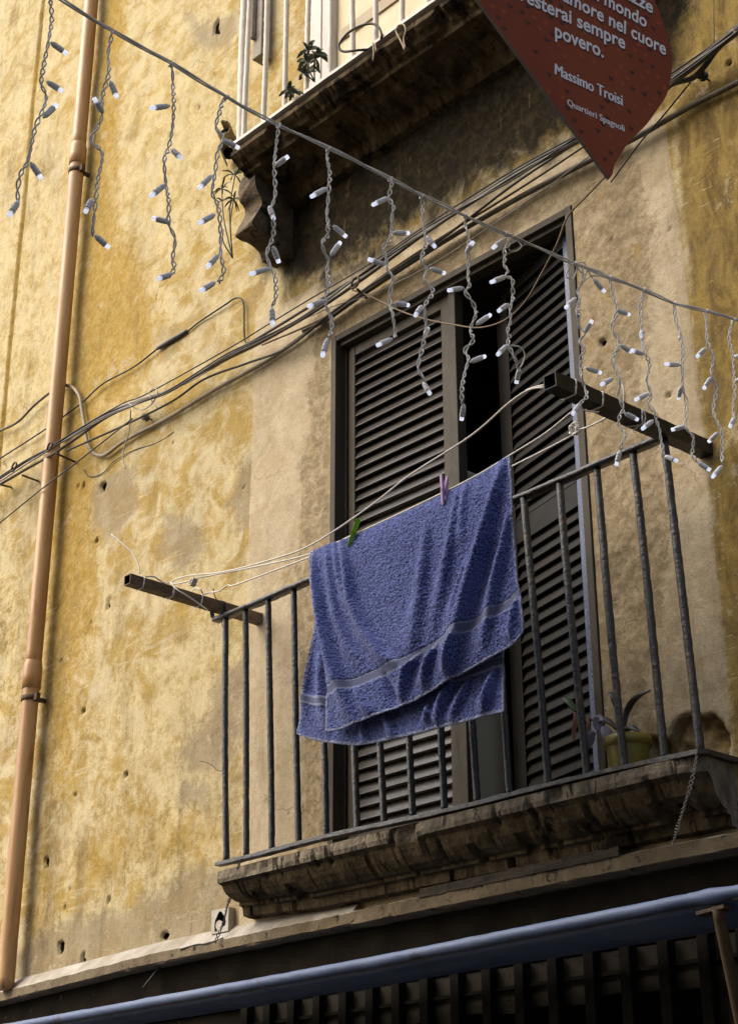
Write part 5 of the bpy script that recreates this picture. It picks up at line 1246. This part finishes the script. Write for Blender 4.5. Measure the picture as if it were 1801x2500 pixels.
lw = MB(); lw.tube(smooth_path([at(545, 2290, -0.055), at(505, 2304, -0.062), at(480, 2306, -0.064), at(440, 2318, -0.066)], 6), 0.003, 6)
tag(lw.build('loose_wire', M_BLACKW, None, origin=at(480, 2306, -0.06)), 'short black wire lying along the ledge left of the socket box', 'wire')
lw = MB(); lw.tube(smooth_path([at(395, 2355, -0.0), at(375, 2380, -0.03), at(350, 2412, -0.05)], 4), 0.005, 6)
tag(lw.build('loose_wire', M_BLACKW, None, origin=at(375, 2380, -0.03)), 'short dark cable stub poking out under the ledge', 'wire')
lw = MB(); lw.tube(smooth_path([at(487, 1858, -0.12), at(503, 1861, -0.13), at(520, 1870, -0.15), at(532, 1881, -0.17), at(546, 1882, -0.19), at(556, 1884, -0.195)], 6), 0.0018, 6)
tag(lw.build('loose_wire', M_BLACKW, None, origin=at(520, 1870, -0.15)), 'thin curled wire on the leftmost baluster of the lower railing', 'wire')
# hoop of cable and twine on the upper balcony edge
hp = MB(); hp.tube(smooth_path([at(898, 121, -0.36), at(870, 123, -0.40), at(840, 126, -0.42), at(828, 118, -0.43), at(830, 104, -0.43), at(850, 80, -0.42), at(880, 63, -0.40), at(908, 58, -0.38), at(925, 68, -0.37), at(931, 84, -0.365), at(930, 95, -0.36)], 6), 0.006, 8)
tag(hp.build('cable_hoop', M_CDRK, None, origin=at(898, 121, -0.36)), 'stiff dark cable bent in a hoop over the upper balcony edge', 'cable')
M_TWINE = weathered('pale twine', (0.32, 0.25, 0.15), (0.42, 0.34, 0.22), 60, 0.9, 0.0)
tn = MB()
for pts in ([(968, 70), (972, 62), (985, 60), (990, 75), (985, 95), (989, 118)], [(972, 66), (966, 75), (978, 100), (988, 122)], [(910, 104), (912, 130), (910, 148)], [(915, 106), (918, 126)]):
    tn.tube(smooth_path([at(x, y, -0.375) for x, y in pts], 5), 0.004, 6)
tag(tn.build('twine', M_TWINE, None, origin=at(968, 70, -0.37)), 'loose ends of pale twine tied to the upper balcony edge', 'twine')
# broken spout stub at the left end of the upper slab, bracket behind the bars
M_CLAY = weathered('broken clay pipe', (0.22, 0.16, 0.09), (0.32, 0.25, 0.15), 16, 0.9, 0.6, 50, 0.006)
for (cx, cz_, r, lab, op) in ((547, 316, 0.042, 'broken clay drain spout, upper one, sticking out beside the upper slab', 1.2), (556, 362, 0.044, 'broken clay drain spout, lower one, sticking out beside the upper slab', -0.9)):
    c = at(cx, cz_, -0.10); d_ = V(0.62, -0.76, -0.10); d_ /= np.linalg.norm(d_); e1 = np.cross(d_, V(0, 0, 1)); e1 /= np.linalg.norm(e1); e2 = np.cross(e1, d_)
    mb = MB(); vs = []; fs = []; N = 24
    for ir, ll in ((1.0, -0.13), (1.0, 0.02), (0.84, 0.02), (0.84, -0.10)):
        for j in range(N + 1):
            a_ = op + 2 * math.pi * 0.74 * j / N; jy = 0.03 * n1(j * 0.5, 2) if ll > 0 else 0
            vs.append(c + d_ * (ll + jy) + r * ir * (math.cos(a_) * e1 + math.sin(a_) * e2))
    for i in range(3):
        for j in range(N): fs.append((i * (N + 1) + j, i * (N + 1) + j + 1, (i + 1) * (N + 1) + j + 1, (i + 1) * (N + 1) + j))
    for j in (0, N): fs.append(tuple(i * (N + 1) + j for i in range(4)))
    mb.add(vs, fs, 0, False)
    mb.add([c - d_ * 0.05 + r * 0.86 * (math.cos(t_) * e1 + math.sin(t_) * e2) for t_ in np.linspace(0, 2 * math.pi, 20, endpoint=False)], [tuple(range(20))], 1)
    tag(mb.build('drain_spout', [M_CLAY, M_HOLLOW], None, origin=c), lab, 'drain spout', 'clay spouts beside the upper balcony')
vp = MB(); v0, v1 = at(636, -30, -0.05), at(637, 140, -0.05)
M_VP = weathered('grey old pipe', (0.20, 0.17, 0.13), (0.30, 0.26, 0.20), 10, 0.8, 0.4)
vp.box((v0[0] - 0.03, -0.07, v1[2]), (v0[0] + 0.045, 0.03, v0[2] + 0.5)); vp.box((v0[0] - 0.02, -0.10, v1[2] + 0.12), (v0[0] + 0.0, -0.0705, v0[2] + 0.4)); 
tag(vp.build('vent_duct', M_VP, None, origin=v1, bevel=0.006), 'old grey duct fixed to the wall behind the bars of the upper balcony', 'duct')

# ------------------------------------------------------------------ plants
def leaf_blade(mb, pts, w, curl=0.25, mi=0, n=6, twist=0.0):
    P = smooth_path(pts, n); P, T, N, B = frames(P); vs = []; fs = []
    for i in range(len(P)):
        t = i / (len(P) - 1); ww = w * (math.sin(math.pi * min(1, t * 0.92 + 0.06)) ** 0.75)
        view = CAM - P[i]; view /= np.linalg.norm(view); s = np.cross(T[i], view + V(0.2, 0, 0.5)); s /= np.linalg.norm(s); nn_ = np.cross(s, T[i])
        for q in (-1, 0, 1): vs.append(P[i] + s * ww * q + nn_ * curl * ww * abs(q))
    for i in range(len(P) - 1):
        for j in range(2): fs.append((i * 3 + j, i * 3 + j + 1, (i + 1) * 3 + j + 1, (i + 1) * 3 + j))
    mb.add(vs, fs, mi, True)
M_LEAFG = weathered('green leaf', (0.045, 0.075, 0.018), (0.07, 0.10, 0.03), 20, 0.45, 0.1)
M_LEAFP = weathered('grey purple leaf', (0.15, 0.135, 0.18), (0.22, 0.20, 0.25), 20, 0.45, 0.2, 60, 0.002)
M_LEAFD = weathered('dry pink leaf', (0.30, 0.13, 0.09), (0.38, 0.19, 0.13), 30, 0.8, 0.4, 60, 0.004)
M_LEAFK = weathered('dark leaf', (0.018, 0.018, 0.014), (0.035, 0.032, 0.026), 20, 0.45, 0.1)
M_STEM = weathered('brown stem', (0.07, 0.035, 0.025), (0.11, 0.06, 0.04), 30, 0.7, 0.3)
M_POT = weathered('olive yellow plastic', (0.175, 0.145, 0.018), (0.215, 0.18, 0.03), 4, 0.45, 0.1, 30, 0.002, (0.12, 0.07, 0.02), (0.66, 0.76), 9)
M_SOIL = weathered('potting soil', (0.015, 0.012, 0.009), (0.03, 0.022, 0.015), 60, 0.95, 0.8)
def p3(pts, y): return [at(1350 + a / 3.623, 1650 + b / 3.623, y + (0.0)) for a, b in pts]
pc = at(1350 + 672 / 3.623, 1880, -0.095); PZ = 3.03
rimz = at(1350 + 690 / 3.623, 1650 + 545 / 3.623, -0.095)[2]; Hp = rimz - PZ
pp_ = thing('potted_plant', (pc[0], -0.095, PZ), 'straggly succulent with grey purple leaves in a yellow plastic pot behind the railing', 'potted plant')
mb = MB(); rr = 0.078
mb.lathe([(0.0, 0.0), (rr * 0.70, 0.0), (rr * 0.74, 0.005), (rr * 0.93, Hp - 0.034), (rr * 0.93, Hp - 0.033), (rr * 1.02, Hp - 0.032), (rr * 1.05, Hp), (rr * 0.97, Hp), (rr * 0.93, Hp - 0.02), (0.0, Hp - 0.022)], 32, (pc[0], -0.095, PZ)); mb.build('pot', M_POT, pp_)
mb = MB(); mb.lathe([(rr * 0.92, Hp - 0.016), (rr * 0.5, Hp - 0.006), (0.0, Hp - 0.004)], 20, (pc[0], -0.095, PZ)); mb.build('soil', M_SOIL, pp_)
mb = MB()
mb.tube(smooth_path(p3([(590, 490), (540, 450), (470, 410), (400, 395), (330, 385), (250, 345), (180, 320)], -0.13), 5), 0.0045, 7)
mb.tube(smooth_path(p3([(430, 350), (440, 320), (465, 300)], -0.13), 4), 0.0015, 5); mb.build('stem', M_STEM, pp_)
def leaf(pts, y, w, m, curl=0.3):
    mb = MB(); leaf_blade(mb, p3(pts, y), w, curl); o = mb.build('leaf', m, pp_, fix=False); so = o.modifiers.new('thick', 'SOLIDIFY'); so.thickness = 0.002; return o
leaf([(195, 315), (165, 270), (125, 220), (80, 195)], -0.14, 0.012, M_LEAFG)
leaf([(185, 320), (195, 400), (180, 490), (185, 585)], -0.145, 0.008, M_LEAFD, 0.6)
leaf([(300, 370), (310, 430), (300, 490), (310, 520)], -0.135, 0.006, M_LEAFD, 0.6)
leaf([(440, 390), (400, 385), (395, 440), (405, 505)], -0.15, 0.019, M_LEAFP)
leaf([(440, 445), (465, 500), (485, 560), (495, 625)], -0.15, 0.021, M_LEAFP)
leaf([(365, 500), (330, 545), (300, 600), (268, 672)], -0.15, 0.018, M_LEAFP)
leaf([(500, 545), (530, 580), (545, 620), (545, 655)], -0.14, 0.010, M_LEAFD, 0.5)
leaf([(630, 450), (645, 330), (690, 240), (760, 175), (860, 125)], -0.10, 0.011, M_LEAFK)
leaf([(560, 300), (545, 230), (520, 175), (475, 150)], -0.10, 0.012, M_LEAFK)
leaf([(640, 505), (660, 470), (710, 465), (765, 500)], -0.11, 0.011, M_LEAFK)
leaf([(560, 480), (530, 440), (470, 385), (360, 370)], -0.12, 0.008, M_LEAFK)
def weed(base, tips, y, label, yoff=0.0, w=0.012, m=None):
    root = thing('weed', at(base[0], base[1], y), label, 'weed', 'weeds sprouting from the upper balcony')
    rs = random.Random(int(base[0])); st_ = MB(); lf = MB()
    for tip, clusters in tips:
        a_, b2 = at(base[0], base[1], y), at(tip[0], tip[1], y - 0.04)
        mid = 0.5 * (a_ + b2) + V(0.015 * rs.uniform(-1, 1), -0.02, 0.01)
        path = smooth_path([a_, mid, b2], 8); st_.tube(path, 0.0035, 6)
        for f_, cnt, ln in clusters:
            c = path[min(len(path) - 1, int(f_ * (len(path) - 1)))]
            for k in range(cnt):
                an = 2 * math.pi * k / cnt + rs.uniform(-.4, .4); up = rs.uniform(-0.5, 0.7)
                d = V(math.cos(an), 0.6 * math.sin(an), up); d /= np.linalg.norm(d); l = ln * rs.uniform(0.6, 1.15)
                leaf_blade(lf, [c, c + d * l * 0.5 + V(0, 0, l * 0.10), c + d * l + V(0, 0, -l * 0.12)], w * rs.uniform(.7, 1.1), 0.2, n=4)
    st_.build('stem', M_LEAFK, root); lf.build('leaves', m or M_WEED, root, fix=False)
M_WEED = weathered('dark weed leaf', (0.045, 0.052, 0.02), (0.085, 0.09, 0.04), 20, 0.6, 0.0)
weed((568, 630), [((576, 415), [(0.98, 9, 0.075), (0.55, 0, .05)]), ((572, 478), [(0.98, 9, 0.07)]), ((541, 452), [(0.98, 8, 0.08), (0.8, 4, 0.05)]), ((545, 560), [(0.6, 0, .03)])], -0.09, 'narrow leaved weed growing out of the wall left of the corbel', w=0.0055)
weed((768, 200), [((752, 118), [(0.98, 8, 0.055), (0.6, 6, 0.05)]), ((776, 130), [(0.98, 9, 0.06), (0.7, 6, 0.055), (0.4, 4, 0.04)]), ((742, 180), [(0.98, 8, 0.06)])], -0.33, 'dark leafy weed between the upper balcony bars, the larger clump', w=0.011)
weed((712, 245), [((706, 220), [(0.98, 9, 0.05)]), ((722, 226), [(0.98, 8, 0.045), (0.5, 5, .04)])], -0.35, 'small dark weed low on the upper balcony edge', w=0.010)

# ------------------------------------------------------------------ awning and shop grille
def canvas_mat():
    t = NT('blue awning canvas')
    n = t.noise(9, 5, 0.6, 0.3, t.map((0.3, 1, 1))); f = t.noise(160, 3, 0.6)
    col = t.mix(t.ramp(n, 0.3, 0.7), (0.062, 0.092, 0.18), (0.12, 0.155, 0.255)); col = t.mix(t.math('MULTIPLY', f, 0.25), col, (0.05, 0.08, 0.17))
    col = t.mix(t.ramp(t.noise(5, 8, .75), 0.58, 0.66), col, (0.045, 0.055, 0.085))
    t.set(Base_Color=col, Roughness=0.58, Normal=t.bump(t.noise(30, 4, 0.6, 0.4, t.map((0.2, 1, 1))), 0.3, 0.006)); return t.m
M_CANVAS = canvas_mat()
aw = thing('awning', (-4.4, -0.35, 2.45), 'rolled up blue canvas awning over the shop front', 'awning')
YA = -0.36; RA = 0.0195
def az(x): return float(np.interp(x, [at(55, 2492, YA)[0], at(900, 2338, YA)[0], at(1661, 2184, YA)[0]], [at(55, 2492, YA)[2], at(900, 2338, YA)[2], at(1661, 2184, YA)[2]])) - RA
mb = MB(); xs_ = np.linspace(-9.0, -1.5, 420)
xe = at(1735, 2180, YA)[0]
pts = [V(x, YA + 0.004 * n1(x * 4, 3), az(x) + 0.004 * n1(x * 5, 1)) for x in xs_]
P_, T_, N_, B_ = frames(pts); vs = []; fs = []; k = 20
for i, p in enumerate(P_):
    x = p[0]; kn = math.exp(-((x - xe) / 0.035) ** 2); rg = math.exp(-((x - xe - 0.09) / 0.03) ** 2)
    for j in range(k):
        a_ = 2 * math.pi * j / k
        r_ = RA * (1 + 0.14 * n1(x * 6 + math.cos(a_), 7) + 0.12 * n1(x * 30 + 2 * math.sin(a_), 8)) * (1 + 0.20 * kn - 0.12 * rg + (0.25 * n1(x * 40 + a_, 3) if x > xe - 0.12 else 0))
        vs.append(p + V(0, math.cos(a_) * r_, math.sin(a_) * r_))
for i in range(len(P_) - 1):
    for j in range(k): fs.append((i * k + j, i * k + (j + 1) % k, (i + 1) * k + (j + 1) % k, (i + 1) * k + j))
mb.add(vs, fs, 0, True); mb.build('canvas_roll', M_CANVAS, aw)
mb = MB(); G = np.zeros((200, 12, 3))
for i, x in enumerate(np.linspace(-9.0, -1.5, 200)):
    for j in range(12):
        s_ = j / 11; G[i, j] = (x, YA + 0.02 + (abs(YA) - 0.09) * s_, az(x) - 0.018 + (2.495 - az(x) + 0.018) * s_ - 0.03 * math.sin(math.pi * s_) + 0.006 * n1(x * 3 + s_, 5))
mb.grid(G); cv = mb.build('canvas_sheet', M_CANVAS, aw, fix=False); so = cv.modifiers.new('t', 'SOLIDIFY'); so.thickness = 0.003
M_POLE = weathered('rusty brown pole', (0.085, 0.055, 0.026), (0.15, 0.10, 0.05), 9, 0.7, 0.4, 60, 0.003, (0.12, 0.05, 0.018), (0.56, 0.68), 10)
q0 = at(1750, 2216, YA - 0.0); q1 = at(1812, 2520, -0.10)
mb = MB(); mb.tube([q0 + (q1 - q0) * t for t in np.linspace(0, 1.5, 20)], 0.0185, 14); mb.build('support_pole', M_POLE, aw)
c = at(1700, 2200, YA); mb = MB(); mb.obox(c + V(0.05, 0.01, -0.034), V(0.05, 0, 0.004), V(0, 0.022, 0), V(0, 0, 0.006)); mb.build('bracket', M_RUST, aw, bevel=0.002)

M_GRILLE = weathered('brown grille bars', (0.006, 0.005, 0.0035), (0.012, 0.010, 0.007), 10, 0.85, 0.4, spec=0.05)
M_PANEL = weathered('stained pale board', (0.016, 0.0135, 0.010), (0.034, 0.029, 0.021), 6, 0.85, 0.2, 40, 0.003, (0.008, 0.007, 0.005), (0.58, 0.68), 30, 0.08)
gr = thing('shop_grille', (-4.4, 0.05, 2.0), 'dark vertical barred grille of the shop under the awning', 'grille')
ztop = 2.502
bars_px = [(600, 2480), (655, 2470), (714, 2460), (776, 2450), (840, 2440), (905, 2420), (969, 2420), (1038, 2410), (1113, 2400), (1190, 2390), (1270, 2385), (1351, 2370), (1440, 2360), (1529, 2360), (1622, 2340), (1720, 2330), (1815, 2320)]
for px, py in bars_px:
    x = at(px, py, 0.0)[0]; mb = MB(); mb.box((x - 0.022, -0.012, 0.9), (x + 0.022, 0.035, ztop - 0.002)); mb.build('grille_bar', M_GRILLE, gr, bevel=0.003)
x_ = [at(px, py, 0.0)[0] for px, py in bars_px]
for i in range(len(x_) - 1):
    a_, b2 = x_[i] + 0.0225, x_[i + 1] - 0.0225
    zb_ = [2.34, 2.35, 2.34, 2.35, 2.34, 2.34, 2.35, 2.33, 2.355, 2.34, 2.35, 2.34, 2.36, 2.352, 2.345, 2.20][i]
    mb = MB(); mb.box((a_, 0.025, zb_), (b2, 0.032, 2.418)); mb.build('panel', M_PANEL, gr)
    mb = MB(); mb.box((a_, 0.027, 2.432), (b2, 0.034, ztop - 0.003)); mb.build('panel', M_PANEL, gr)
mb = MB()
for i in range(len(x_) - 1): mb.box((x_[i] + 0.0225, 0.010, 2.4185), (x_[i + 1] - 0.0225, 0.034, 2.4315))
mb.build('cross_rail', M_GRILLE, gr)
mb = MB(); mb.box((-9, 0.05, 0.0), (x_[0] - 0.05, 0.09, 2.50)); mb.build('side_board', M_FASCIA, gr)
